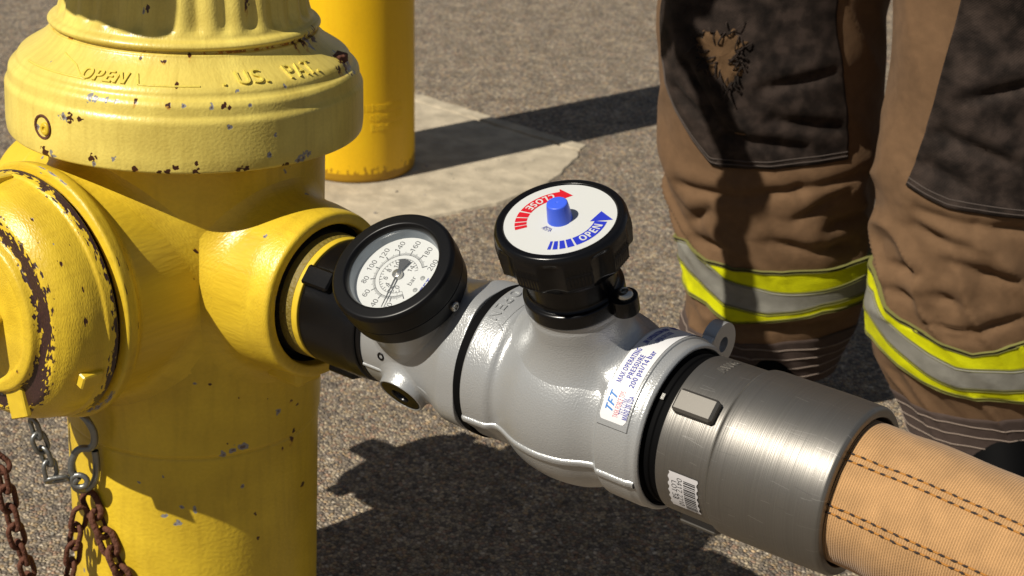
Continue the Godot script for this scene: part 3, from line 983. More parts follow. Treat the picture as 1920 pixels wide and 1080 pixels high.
	for e in [-80.0, 55.0]:
		var a := deg_to_rad(e)
		var d := Vector3(0, cos(a), sin(a))
		pad.flat([Vector3(0.4188, 0, 0) + d * 0.0553, Vector3(0.4410, 0, 0) + d * 0.0553, Vector3(0.4414, 0, 0) + d * 0.053, Vector3(0.4183, 0, 0) + d * 0.053], Vector3(0, -sin(a), cos(a)) * signf(e))
	part("label_pad", pad, M.silver, o)
	var lab := Mb.new()
	var lr := []
	for k in 15:
		var u := k / 14.0 * 2.0 - 1.0
		var inset := 2.6 * (1.0 - sqrt(maxf(0.0, 1.0 - pow(maxf(0.0, (absf(u) - 0.72) / 0.28), 2.0))))
		var row := PackedVector3Array()
		for q in 91:
			var a := deg_to_rad(lerpf(-62.0 + inset, 51.5 - inset, q / 90.0))
			row.append(Vector3(0.4299 + u * 0.0094, 0.0559 * cos(a), 0.0559 * sin(a)))
		lr.append(row)
	lab.surf(lr, false, 1.0)
	var lp := part("label", lab, mat(srgb(232, 232, 234), 0.35), o)
	var on_label := func(x: float, deg: float, sx := 1.0, slant := 0.0):
		return func(p: Vector3) -> Vector3:
			var a := deg_to_rad(deg) - (p.x * sx + p.y * slant) / 0.0559
			var r := 0.0560 + p.z
			return Vector3(x - p.y, r * cos(a), r * sin(a))
	var t1 := Mb.new()
	letters(t1, "MAX OPERATING", 0.0029, 0.0001, bold, on_label.call(0.4251, 13.6), 0.0260)
	letters(t1, "PRESSURE", 0.0029, 0.0001, bold, on_label.call(0.4301, 13.6), 0.0178)
	letters(t1, "200 psi/14 bar", 0.0033, 0.0001, bold, on_label.call(0.4345, 13.4), 0.0285)
	letters(t1, "TFT.COM", 0.0020, 0.0001, sans, on_label.call(0.4347, 40.5), 0.0100)
	letters(t1, "MADE IN USA", 0.0021, 0.0001, bold, on_label.call(0.4378, 40.3), 0.0147)
	letters(t1, "IN OPERATION KEEP", 0.0022, 0.0001, bold, on_label.call(0.4248, -19.0), 0.0260)
	letters(t1, "OPEN OR CLOSE", 0.0018, 0.0001, sans, on_label.call(0.4300, -19.0), 0.0170)
	for q in 6:
		t1.flat([on_label.call(0.4225, -36.5 - q).call(Vector3(0, 0, 0.0001)), on_label.call(0.4270, -36.5 - q).call(Vector3(0, 0, 0.0001)), on_label.call(0.4270, -37.5 - q).call(Vector3(0, 0, 0.0001)), on_label.call(0.4225, -37.5 - q).call(Vector3(0, 0, 0.0001))], Vector3(0, cos(deg_to_rad(-37.0 - q)), sin(deg_to_rad(-37.0 - q))))
	part("label_print", t1, M.inkblue, lp)
	var t2 := Mb.new()
	letters(t2, "TFT", 0.0052, 0.0001, bold, on_label.call(0.4258, 39.5, 1.0, 0.35), 0.0120)
	part("label_logo", t2, M.inksky, lp)
	var t3 := Mb.new()
	letters(t3, "TASK FORCE TIPS", 0.0020, 0.0001, sans, on_label.call(0.4312, 39.8), 0.0163)
	part("label_red_print", t3, M.inkred, lp)
	# raised OPEN and its arrow
	var ro := Mb.new()
	letters(ro, "OPEN", 0.0074, 0.0013, sans, func(p): return Vector3(0.3205 + p.y, (0.0546 + p.z) * cos(0.0 + p.x / 0.0546), (0.0546 + p.z) * sin(0.0 + p.x / 0.0546)), 0.0295)
	var ap := []
	for k in 16:
		var u := k / 15.0
		var a := lerpf(-0.20, 0.30, u)
		var x := 0.3335 - 0.0035 * u
		ap.append(Vector3(x, (rad.call(x) + 0.0001) * cos(a), (rad.call(x) + 0.0001) * sin(a)))
	ro.tube(ap, 0.0004, 6)
	ro.tube([Vector3(0.3272, 0.0546 * cos(0.30), 0.0546 * sin(0.30)), Vector3(0.3325, 0.0544 * cos(0.36), 0.0544 * sin(0.36))], 0.0004, 6)
	part("raised_lettering", ro, M.silver, o)
	# outlet seal seen in the gap before the coupling
	var os := Mb.new()
	lathe(os, [Vector3(0.43, 0.0493, 0), Vector3(0.4465, 0.0493, 0.0008), Vector3(0.4475, 0.0468, 0.0006), Vector3(0.4500, 0.0468, 0.0006), Vector3(0.4508, 0.0478, 0.0006), Vector3(0.4535, 0.0478, 0.0006), Vector3(0.4543, 0.0466, 0.0006), Vector3(0.4588, 0.0466, 0)], 160, 0)
	part("outlet_seal", os, M.rubber, o)
	var shine := Mb.new()  # small steel block stands in for a glint on the seal
	shine.block(Vector3(0.4522, 0.0484 * cos(0.42), 0.0484 * sin(0.42)), Vector3(0.0013, 0, 0), Vector3(0, cos(0.42), sin(0.42)) * 0.0006, Vector3(0, -sin(0.42), cos(0.42)) * 0.0022, 0.0003)
	part("seal_glint", shine, M.steel, o)
	control(o, kx)

func control(o: Node3D, kx: float) -> void:
	# bonnet and stem housing
	var st := Mb.new()
	lathe(st, [Vector3(0.0803, 0.020, 0), Vector3(0.0804, 0.0303, 0.0005), Vector3(0.0815, 0.0312, 0.0008), Vector3(0.0905, 0.0312, 0.0012), Vector3(0.0915, 0.0285, 0.0008), Vector3(0.0930, 0.0275, 0.0006), Vector3(0.1085, 0.0282, 0.0005), Vector3(0.1165, 0.02, 0)], 128, 1)
	var ear_at := deg_to_rad(-4.0)
	var ec := Vector3(cos(ear_at), 0, sin(ear_at))
	var rows := []
	for q in [[0.0812, 0.0078], [0.0818, 0.0086], [0.0922, 0.0086], [0.0928, 0.0080], [0.0928, 0.0001]]:
		var row := PackedVector3Array()
		for k in 40:
			var a := TAU * k / 40
			row.append(ec * 0.0355 + Vector3(q[1] * cos(a), q[0], q[1] * sin(a)))
		rows.append(row)
	st.surf(rows, true, -1.0)
	part("stem_housing", st, M.anod, o, Transform3D(Basis(), Vector3(kx, 0, 0)))
	var sw := Mb.new()
	lathe(sw, [Vector3(0.0925, 0.0052, 0), Vector3(0.0940, 0.0052, 0.0005), Vector3(0.0962, 0.0040, 0.001), Vector3(0.0968, 0.0023, 0.0004), Vector3(0.0945, 0.0020, 0.0002), Vector3(0.0945, 0.0, 0)], 32, 1)
	part("housing_screw", sw, M.steel, o, Transform3D(Basis(), Vector3(kx, 0, 0) + ec * 0.0365))
	# knob: a round rim over eight shallow flats, knurled below
	var kb := Mb.new()
	lathe(kb, [Vector3(0.1075, 0.020, 0), Vector3(0.1075, 0.0295, 0.001), Vector3(0.1155, 0.0382, 0.002), Vector3(0.1175, 0.0400, 0.001), Vector3(0.1270, 0.0408, 0.001), Vector3(0.1335, 0.0408, 0.001), Vector3(0.1385, 0.0398, 0.0012), Vector3(0.1413, 0.0382, 0.0012), Vector3(0.1413, 0.0342, 0.0008), Vector3(0.1402, 0.0338, 0.0004), Vector3(0.1402, 0.0, 0)], 480, 1,
		func(y, a, r):
			var k := smoothstep(0.109, 0.115, y) * (1.0 - smoothstep(0.1335, 0.1385, y))
			var f := fposmod(a * 8.0 / TAU + 0.567, 1.0) - 0.5
			var rr: float = r
			if absf(f) < 0.25:
				rr = r * lerpf(1.0, cos(PI / 16.0) / cos(f * TAU / 8.0), k)
			else:
				rr = r * lerpf(1.0, cos(PI / 16.0) / cos(0.25 * TAU / 8.0), k) - k * 0.0030 * sin(PI * (absf(f) - 0.25) / 0.5)
			if absf(f) < 0.25 and y > 0.1150 and y < 0.1285 and r > 0.036:
				rr += 0.0006 * sin(a * 120.0) * sin(y * 3800.0)
			return rr)
	var ko := part("control_knob", kb, M.anod, o, Transform3D(Basis(), Vector3(kx, 0, 0)))
	var ds := Mb.new()
	for k in 96:
		var a0 := TAU * k / 96
		var a1 := TAU * (k + 1) / 96
		ds.flat([Vector3(0.0070 * cos(a0), 0.1405, 0.0070 * sin(a0)), Vector3(0.0336 * cos(a0), 0.1405, 0.0336 * sin(a0)), Vector3(0.0336 * cos(a1), 0.1405, 0.0336 * sin(a1)), Vector3(0.0070 * cos(a1), 0.1405, 0.0070 * sin(a1))], Vector3.UP)
	part("knob_label", ds, M.white, ko)
	var y := 0.14063
	var rd := Mb.new()
	for q in [[133.0, 139.5], [141.2, 148.0], [150.0, 158.5], [160.5, 171.0]]:
		ring_sector(rd, 0.0198, 0.0270, q[0], q[1], y, 6)
	ring_sector(rd, 0.0198, 0.0270, 173.5, 234.0, y)
	var tip := func(r: float, deg: float): return Vector3(r * cos(deg_to_rad(deg)), y, r * sin(deg_to_rad(deg)))
	rd.flat([tip.call(0.0186, 234.0), tip.call(0.0300, 234.0), tip.call(0.0230, 254.0)], Vector3.UP)
	part("close_arrow", rd, M.red, ko)
	var bl := Mb.new()
	for q in [[69.5, 65.5], [63.3, 57.5], [55.2, 48.0], [45.8, 37.5]]:
		ring_sector(bl, 0.0212, 0.0288, q[1], q[0], y, 6)
	ring_sector(bl, 0.0212, 0.0288, -18.0, 35.0, y)
	bl.flat([tip.call(0.0186, -16.0), tip.call(0.0318, -22.0), tip.call(0.0245, -41.0)], Vector3.UP)
	part("open_arrow", bl, M.blue, ko)
	var arc := func(rm: float, deg: float, yy: float):
		return func(p: Vector3) -> Vector3:
			var r := rm - p.y
			var a := deg_to_rad(deg) - p.x / rm
			return Vector3(r * cos(a), yy + p.z, r * sin(a))
	var wl := Mb.new()
	letters(wl, "CLOSE", 0.0050, 0.0001, bold, arc.call(0.0234, 203.0, y + 0.0001), 0.0188)
	letters(wl, "OPEN", 0.0052, 0.0001, bold, arc.call(0.0250, 8.0, y + 0.0001), 0.0166)
	part("white_lettering", wl, M.white, ko)
	var tiny := Mb.new()
	letters(tiny, "AY571A", 0.0017, 0.0001, sans, arc.call(0.0112, 97.0, y), 0.0062)
	part("small_print", tiny, M.inkblue, ko)
	var bt := Mb.new()
	lathe(bt, [Vector3(0.1385, 0.0079, 0), Vector3(0.1416, 0.0074, 0.0004), Vector3(0.1495, 0.0066, 0.001), Vector3(0.1524, 0.0062, 0.0009), Vector3(0.1526, 0.0009, 0.0002), Vector3(0.1522, 0.0, 0)], 64, 1)
	part("blue_button", bt, M.plastic_blue, ko)

func gauge(o: Node3D, at: Transform3D) -> void:
	var g := Mb.new()
	lathe(g, [Vector3(0.0545, 0.030, 0), Vector3(0.0545, 0.0415, 0.001), Vector3(0.0665, 0.0425, 0.0006), Vector3(0.0668, 0.0420, 0.0002), Vector3(0.0674, 0.0420, 0.0002), Vector3(0.0677, 0.0428, 0.0004), Vector3(0.0812, 0.0428, 0.001), Vector3(0.0838, 0.0412, 0.0012), Vector3(0.0842, 0.0332, 0.0012), Vector3(0.0815, 0.0319, 0.0010), Vector3(0.0800, 0.0316, 0.0004), Vector3(0.0795, 0.0316, 0)], 192, 1)
	var go := part("pressure_gauge", g, M.black, o, at)
	var inner := Mb.new()
	lathe(inner, [Vector3(0.0800, 0.0318, 0), Vector3(0.0790, 0.0312, 0.0002), Vector3(0.0718, 0.0306, 0)], 128, 1)
	part("bezel_ring", inner, mat(srgb(96, 106, 116), 0.3, 0.6), go)
	var dl := Mb.new()
	disc(dl, Vector3.ZERO, 0.0307, 0.0718, 96)
	part("dial", dl, mat(srgb(214, 216, 214), 0.5), go)
	var pr := Mb.new()
	var y := 0.07186
	var R := func(r: float, psi: float, yy := y):
		var a := deg_to_rad(44.0 + 1.375 * psi)
		return Vector3(r * cos(a), yy, r * sin(a))
	ring_sector(pr, 0.01645, 0.01675, 44.0, 319.0, y, 90)
	for k in 101:
		var p := k * 2.0
		var out := 0.0203 if k % 10 == 0 else 0.0192 if k % 5 == 0 else 0.0183
		var wd := 0.75 if k % 10 == 0 else 0.36
		pr.flat([R.call(0.0167, p - wd), R.call(out, p - wd), R.call(out, p + wd), R.call(0.0167, p + wd)], Vector3.UP)
	ring_sector(pr, 0.01345, 0.0137, 50.0, 319.0, y, 90)
	for k in 29:
		var p := 6.0 + k * 7.0
		var inn := 0.0112 if k % 2 == 0 else 0.0122
		pr.flat([R.call(inn, p - 0.75), R.call(0.0136, p - 0.75), R.call(0.0136, p + 0.75), R.call(inn, p + 0.75)], Vector3.UP)
	# the open box of the inner scale
	for q in [[44.0, 58.0], [58.0, 84.0]]:
		ring_sector(pr, 0.01355, 0.01375, q[0], q[1], y + 0.00002, 10)
		ring_sector(pr, 0.01600, 0.01620, q[0], q[1], y + 0.00002, 10)
		for e in q:
			ring_sector(pr, 0.0136, 0.0162, e - 0.4, e + 0.4, y + 0.00004, 2)
	var u := Vector3(cos(deg_to_rad(181.5)), 0, sin(deg_to_rad(181.5)))
	var rt := Vector3(cos(deg_to_rad(-88.5)), 0, sin(deg_to_rad(-88.5)))
	var put := func(c: Vector3):
		return func(p: Vector3) -> Vector3: return c + rt * p.x + u * p.y + Vector3(0, p.z, 0)
	for k in 11:
		letters(pr, str(k * 20), 0.0039, 0.0001, sans, put.call(R.call(0.0240, k * 20.0 + (1.5 if k == 10 else 0.0), y)))
	var inner_at := {"0": 12.0, "2": 34.0, "4": 50.0, "6": 77.0, "8": 105.0, "10": 134.0, "12": 163.0, "14": 190.0}
	for q in inner_at:
		letters(pr, q, 0.0021, 0.0001, sans, put.call(R.call(0.0092, inner_at[q], y + 0.0001)))
	letters(pr, "bar", 0.0032, 0.0001, sans, put.call(Vector3(0.0117, y, 0.0005)))
	letters(pr, "psi", 0.0028, 0.0001, sans, put.call(Vector3(0.0262, y, -0.0120)))
	part("dial_print", pr, M.ink, go)
	var lg := Mb.new()
	letters(lg, "TFT", 0.0046, 0.0001, bold, func(p): return Vector3(0.0240, y, 0.0005) + rt * (p.x + 0.3 * p.y) + u * p.y + Vector3(0, p.z, 0))
	part("dial_logo", lg, M.inkblue, go)
	for q in [Vector2(0.0178, -0.0040), Vector2(0.0183, 0.0057)]:
		var s := Mb.new()
		lathe(s, [Vector3(0.0716, 0.0017, 0), Vector3(0.0722, 0.0016, 0.0003), Vector3(0.0724, 0.0, 0)], 24, 1)
		part("dial_screw", s, mat(srgb(150, 152, 150), 0.5, 0.3), go, Transform3D(Basis(), Vector3(q.x, 0, q.y)))
	# needle: points to about 26 psi, with a short wide tail
	var nd := Mb.new()
	var na := deg_to_rad(79.5)
	var nx := Vector3(cos(na), 0, sin(na))
	var nz := Vector3(-sin(na), 0, cos(na))
	var ny := 0.0741
	for s in [[Vector3(0, ny, 0) - nz * 0.0007, Vector3(0, ny, 0) + nx * 0.0260 - nz * 0.0002, Vector3(0, ny, 0) + nx * 0.0260 + nz * 0.0002, Vector3(0, ny, 0) + nz * 0.0007]]:
		nd.flat(s, Vector3.UP)
		nd.flat([s[0] - Vector3(0, 0.0004, 0), s[1] - Vector3(0, 0.0004, 0), s[2] - Vector3(0, 0.0004, 0), s[3] - Vector3(0, 0.0004, 0)], Vector3.DOWN)
		for k in 4:
			var p: Vector3 = s[k]
			var q: Vector3 = s[(k + 1) % 4]
			nd.flat([p, q, q - Vector3(0, 0.0004, 0), p - Vector3(0, 0.0004, 0)], ((p + q) / 2.0 - Vector3(0, ny, 0) - nx * 0.012).normalized())
	ring_sector(nd, 0.001, 0.0122, 241.0, 283.0, ny - 0.0004, 12)
	part("needle", nd, M.ink, go)
	var hub := Mb.new()
	lathe(hub, [Vector3(0.0718, 0.0034, 0), Vector3(0.0752, 0.0034, 0.0005), Vector3(0.0758, 0.0, 0)], 32, 1)
	part("needle_hub", hub, M.steel, go)
	# glass, and the liquid behind it that leaves an air bubble at the top edge
	var gl := Mb.new()
	disc(gl, Vector3.ZERO, 0.0316, 0.0796, 96)
	var gm := mat(Color(0.93, 0.97, 1.0, 0.06), 0.03)
	gm.transparency = BaseMaterial3D.TRANSPARENCY_ALPHA
	part("lens", gl, gm, go)
	var sc := Mb.new()
	lathe(sc, [Vector3(0.0, 0.0036, 0), Vector3(0.0022, 0.0034, 0.0008), Vector3(0.0026, 0.0017, 0.0003), Vector3(0.0012, 0.0014, 0.0002), Vector3(0.0012, 0.0, 0)], 32, 1)
	part("bezel_screw", sc, M.steel, go, Transform3D(Basis(Vector3(0, -1, 0), Vector3(0.9991, 0, -0.042), Vector3(0.042, 0, 0.9991)), Vector3(0.0418, 0.0592, 0.0017)))

# ------------------------------------------------------------------ hose with its coupling
func hose() -> void:
	var o := thing("fire_hose", "tan woven fire hose with a scratched metal coupling joined to the valve", "fire hose", Transform3D(Basis(AX, UP, BX), V0))
	var g := Mb.new()
	lathe(g, [Vector3(0.4600, 0.040, 0), Vector3(0.4590, 0.0475, 0.0006), Vector3(0.4595, 0.0490, 0.0006), Vector3(0.4945, 0.0494, 0.0006), Vector3(0.4962, 0.0514, 0.0008), Vector3(0.5000, 0.0518, 0.002), Vector3(0.5500, 0.0516, 0.003), Vector3(0.5660, 0.0512, 0.0016), Vector3(0.5682, 0.0496, 0.0012), Vector3(0.5682, 0.0450, 0.001), Vector3(0.555, 0.0440, 0)], 192, 0)
	var co := part("coupling", g, M.turned, o)
	for k in 3:
		var l := Mb.new()
		var a := deg_to_rad(45.5 + 120.0 * k)
		var d := Vector3(0, cos(a), sin(a))
		var t := Vector3(0, -sin(a), cos(a))
		l.block(Vector3(0.4765, 0, 0) + d * 0.0512, Vector3(0.0135, 0, 0), d * 0.0042, t * 0.0073, 0.0016)
		part("coupling_lug", l, M.alum, co)
	# stamped strokes near the top edge
	var st := Mb.new()
	letters(st, "AWG", 0.0062, 0.0005, bold, func(p): return Vector3(0.4740 - p.y, (0.0493 + p.z) * cos(-0.02 - p.x / 0.0493), (0.0493 + p.z) * sin(-0.02 - p.x / 0.0493)))
	part("stamped_letters", st, M.turned, co)
	# worn barcode sticker
	var s := Mb.new()
	var rows := []
	for k in 9:
		var row := PackedVector3Array()
		for q in 21:
			var a := deg_to_rad(lerpf(93.0, 124.5, q / 20.0))
			var rag := 0.0006 * sin(q * 1.7) if k in [0, 8] else 0.0
			row.append(Vector3(lerpf(0.4697, 0.4893, k / 8.0) + rag, 0.0499 * cos(a), 0.0499 * sin(a)))
		rows.append(row)
	s.surf(rows, false, 1.0)
	var sp := part("sticker", s, mat(srgb(205, 203, 205), 0.5), co)
	var bars := Mb.new()
	var rng := RandomNumberGenerator.new()
	rng.seed = 15
	var a := 97.0
	while a < 123.0:
		var wd := rng.randf_range(0.3, 1.3)
		var x0 := 0.4800
		var x1 := 0.4880
		var row0 := PackedVector3Array()
		var row1 := PackedVector3Array()
		for e in [a, a + wd]:
			var q := deg_to_rad(e)
			row0.append(Vector3(x0, 0.05002 * cos(q), 0.05002 * sin(q)))
			row1.append(Vector3(x1, 0.05002 * cos(q), 0.05002 * sin(q)))
		bars.surf([row0, row1], false, 1.0)
		a += wd + rng.randf_range(0.4, 1.2)
	letters(bars, "0417 2210", 0.0020, 0.00005, sans, func(p): return Vector3(0.4772 + p.y, 0.05002 * cos(1.90 + p.x / 0.05), 0.05002 * sin(1.90 + p.x / 0.05)))
	letters(bars, "LOT 58", 0.0020, 0.00005, sans, func(p): return Vector3(0.4735 + p.y, 0.05002 * cos(1.88 + p.x / 0.05), 0.05002 * sin(1.88 + p.x / 0.05)))
	part("sticker_print", bars, M.ink, sp)
	# jacket: follows the coupling, then droops to the ground
	var centre := func(sv: float) -> Vector3:
		var dy := -0.045 * sv - 0.20 * sv * sv
		var fl := -0.318
		if dy < fl + 0.06:
			var e := (fl + 0.06 - dy)
			dy = fl + 0.06 - 0.06 * (1.0 - exp(-e / 0.06))
		return Vector3(0.556 + sv, dy, 0.0)
	var soft := fnl(FastNoiseLite.TYPE_SIMPLEX_SMOOTH, 1.0, 77, 2)
	var rr := func(sv: float) -> float: return 0.0430 + 0.0010 * smoothstep(0.0, 0.05, sv) - 0.0007 * exp(-pow((sv - 0.03) / 0.008, 2.0))
	var at := func(sv: float, ang: float, off := 0.0) -> Vector3:
		var c: Vector3 = centre.call(sv)
		var d: Vector3 = (centre.call(sv + 0.002) - c).normalized()
		var uy := Vector3(-d.y, d.x, 0)
		var r: float = rr.call(sv) + off + 0.0011 * soft.get_noise_3d(cos(ang) * 0.9, sin(ang) * 0.9, sv * 14.0)
		return c + (uy * cos(ang) + Vector3(0, 0, 1) * sin(ang)) * r
	var j := Mb.new()
	rows = []
	var vs := []
	for k in 260:
		var sv := 2.6 * pow(k / 259.0, 1.6)
		var row := PackedVector3Array()
		for q in 128:
			row.append(at.call(sv, TAU * q / 128))
		rows.append(row)
		vs.append(sv / 0.14)
	j.surf(rows, true, 1.0, vs, 2.0)
	# woven cloth: fine hoops round the hose, crossed by warp threads
	var w := 512
	var px := PackedByteArray(); px.resize(w * w * 3)
	var hp := PackedByteArray(); hp.resize(w * w)
	var slow := fnl(FastNoiseLite.TYPE_SIMPLEX, 0.012, 51, 4).get_seamless_image(w, w).get_data()
	var fine := fnl(FastNoiseLite.TYPE_SIMPLEX, 0.3, 52, 2).get_seamless_image(w, w).get_data()
	for yy in w:
		for xx in w:
			var i := yy * w + xx
			var hoop := 0.5 + 0.5 * sin(TAU * yy * 96.0 / w)
			var warp := 0.5 + 0.5 * sin(TAU * xx * 64.0 / w + (PI if (yy * 96 / w) % 2 else 0.0))
			var k := 0.80 + 0.15 * hoop + 0.02 * warp + 0.05 * (slow[i] - 128) / 128.0 + 0.07 * (fine[i] - 128) / 128.0
			px[i * 3] = clampi(int(216 * k), 0, 255); px[i * 3 + 1] = clampi(int(168 * k), 0, 255); px[i * 3 + 2] = clampi(int(114 * k), 0, 255)
			hp[i] = clampi(int(255 * (0.85 * hoop + 0.15 * warp)), 0, 255)
	var jm := mat(Color.WHITE, 0.8, 0.0, 0.3)
	jm.albedo_texture = ImageTexture.create_from_image(Image.create_from_data(w, w, false, Image.FORMAT_RGB8, px))
	relief(jm, ImageTexture.create_from_image(Image.create_from_data(w, w, false, Image.FORMAT_L8, hp)), 0.06)
	jm.rim_enabled = true
	jm.rim = 0.3
	var jo := part("jacket", j, jm, o)
	var yl := Mb.new()
	var sh := Mb.new()
	for base in [34.5, 40.5, 76.5, 82.0, 214.0, 220.0, 256.0, 262.0]:
		var ang := deg_to_rad(base)
		var pts := []
		for k in 160:
			pts.append(at.call(0.010 + 1.4 * k / 159.0, ang, 0.0001))
		yl.tube(pts, 0.00055, 6)
		for k in 200:
			var s0 := 0.011 + k * 0.0066 + rng.randf_range(-0.0004, 0.0004)
			var sl := 0.0036 + rng.randf_range(-0.0005, 0.0005)
			var wob := rng.randf_range(-0.006, 0.006)
			sh.tube([at.call(s0, ang + wob, 0.0003), at.call(s0 + sl * 0.5, ang, 0.0006), at.call(s0 + sl, ang - wob, 0.0003)], [0.0004, 0.00065, 0.0004], 6)
	part("yellow_thread", yl, mat(srgb(176, 116, 30), 0.7), jo)
	var stitches := part("dark_stitching", sh, mat(srgb(40, 30, 26), 0.8), jo)
	stitches.set_meta("kind", "stuff")

# ------------------------------------------------------------------ chains
func link_mesh(long: float, wide: float, wire: float) -> Mb:
	var m := Mb.new()
	var pts := []
	var h := long / 2.0 - wide / 2.0
	for k in 12:
		var a := PI * k / 11.0
		pts.append(Vector3(wide / 2.0 * cos(a), h + wide / 2.0 * sin(a), 0))
	for k in 12:
		var a := PI + PI * k / 11.0
		pts.append(Vector3(wide / 2.0 * cos(a), -h + wide / 2.0 * sin(a), 0))
	m.tube(pts, wire, 10, true)
	return m

func chain(called: String, label: String, path: Array, long: float, wide: float, wire: float, m: Material, twist := 0.7) -> Node3D:
	var o := thing(called, label, "chain", Transform3D(Basis(), path[0]))
	var curve := Curve3D.new()
	for i in path.size():
		var tn: Vector3 = (path[mini(i + 1, path.size() - 1)] - path[maxi(i - 1, 0)]) * 0.18
		curve.add_point(path[i] - path[0], -tn, tn)
	var pitch := long - 2.4 * wire
	var n := int(curve.get_baked_length() / pitch)
	var first: MeshInstance3D = null
	for k in n:
		var p := curve.sample_baked((k + 0.5) * pitch)
		var q := curve.sample_baked((k + 0.55) * pitch + 0.002)
		var y := (q - p).normalized()
		var x := y.cross(Vector3(0, 0, 1)).normalized()
		var b := Basis(x, y, x.cross(y))
		b = Basis(y, twist + (PI / 2 if k % 2 else 0.0) + 0.15 * sin(k * 2.1)) * b
		var at := Transform3D(b, p)
		if first == null:
			first = part("chain_link", link_mesh(long, wide, wire), m, o, at)
		else:
			again(first, "chain_link", at)
	return o

func V(x: float, y: float, z: float) -> Vector3:
	return Vector3(x, y, z)

func chains() -> void:
	chain("rusty_chain", "rusty brown chain hanging in a loop at far left below the large hydrant cap", [V(-0.405, 0.3079, -1.06), V(-0.3899, 0.2415, -1.03), V(-0.3756, 0.2284, -1.03), V(-0.3729, 0.2011, -1.03), V(-0.3698, 0.1686, -1.03), V(-0.3659, 0.1321, -1.035), V(-0.3628, 0.0960, -1.045), V(-0.3528, 0.0828, -1.05), V(-0.3439, 0.1030, -1.05), V(-0.3363, 0.1279, -1.05), V(-0.3321, 0.1522, -1.05), V(-0.3261, 0.1739, -1.05), V(-0.3192, 0.1929, -1.05)], 0.0215, 0.0112, 0.0021, M.rust)
	chain("rusty_chain", "rusty chain hanging down the hydrant barrel from the bent grey hook", [V(-0.3205, 0.1870, -1.0560), V(-0.3139, 0.1741, -1.0502), V(-0.3069, 0.1587, -1.0448), V(-0.3009, 0.1446, -1.0409), V(-0.2931, 0.1259, -1.0365), V(-0.2867, 0.1015, -1.0332), V(-0.2800, 0.0691, -1.0300)], 0.0215, 0.0125, 0.0025, M.rust, 0.2)
	chain("galvanised_chain", "short shiny grey chain from the large cap to the bent hook", [V(-0.3492, 0.2621, -1.035), V(-0.3458, 0.2444, -1.035), V(-0.3414, 0.2253, -1.037), V(-0.3403, 0.2116, -1.037), V(-0.3283, 0.2125, -1.04), V(-0.3201, 0.2150, -1.04)], 0.0165, 0.0098, 0.0018, M.zinc)
	var hk := thing("chain_hook", "bent grey wire hook under the large cap holding the rusty chains", "hook", Transform3D(Basis(), V(-0.317, 0.2657, -1.045)))
	var g := Mb.new()
	var smooth := func(p: Array) -> Array:
		var c := Curve3D.new()
		for i in p.size():
			var tn: Vector3 = (p[mini(i + 1, p.size() - 1)] - p[maxi(i - 1, 0)]) * 0.2
			c.add_point(p[i] - V(-0.317, 0.2657, -1.045), -tn, tn)
		c.bake_interval = 0.0015
		return Array(c.get_baked_points())
	g.tube(smooth.call([V(-0.3200, 0.2739, -1.052), V(-0.317, 0.2657, -1.045), V(-0.3103, 0.2605, -1.04), V(-0.3065, 0.2495, -1.04), V(-0.3093, 0.2390, -1.04), V(-0.3182, 0.2370, -1.04), V(-0.3235, 0.2305, -1.04), V(-0.3261, 0.2195, -1.04), V(-0.3234, 0.2136, -1.04)]), 0.0028, 12)
	g.tube(smooth.call([V(-0.3101, 0.2302, -1.05), V(-0.3098, 0.2188, -1.05), V(-0.3122, 0.2048, -1.05), V(-0.3180, 0.1977, -1.05), V(-0.3232, 0.1989, -1.045), V(-0.3250, 0.2069, -1.04), V(-0.3215, 0.2129, -1.04)]), 0.0028, 12)
	part("wire", g, M.zinc, hk)
	var rg := Mb.new()
	var pts := []
	for k in 16:
		var a := TAU * k / 16
		pts.append(V(-0.0035 + 0.0058 * cos(a), -0.0555 + 0.0052 * sin(a), 0.006))
	rg.tube(pts, 0.0022, 10, true)
	part("ring", rg, M.zinc, hk)

# ------------------------------------------------------------------ firefighter
var fold_a: FastNoiseLite
var fold_b: FastNoiseLite
const LEFT := [[0.03, 0.306, 0.092], [0.0588, 0.309, 0.0929], [0.0955, 0.3108, 0.1024], [0.1318, 0.3165, 0.1090], [0.1746, 0.3215, 0.1150], [0.2162, 0.3137, 0.1195], [0.2908, 0.3008, 0.1265], [0.3438, 0.2963, 0.1301], [0.4084, 0.2916, 0.1318], [0.5021, 0.285, 0.1306], [0.62, 0.300, 0.130], [0.75, 0.325, 0.137], [0.90, 0.350, 0.142]]
const RIGHT := [[0.03, 0.556, 0.092], [0.0434, 0.5553, 0.0939], [0.0746, 0.5518, 0.1015], [0.1155, 0.5421, 0.1167], [0.1557, 0.534, 0.1271], [0.2083, 0.5269, 0.1283], [0.2598, 0.525, 0.1274], [0.3531, 0.5164, 0.1259], [0.431, 0.5153, 0.1222], [0.5455, 0.5084, 0.1176], [0.65, 0.502, 0.124], [0.78, 0.490, 0.136], [0.90, 0.480, 0.142]]

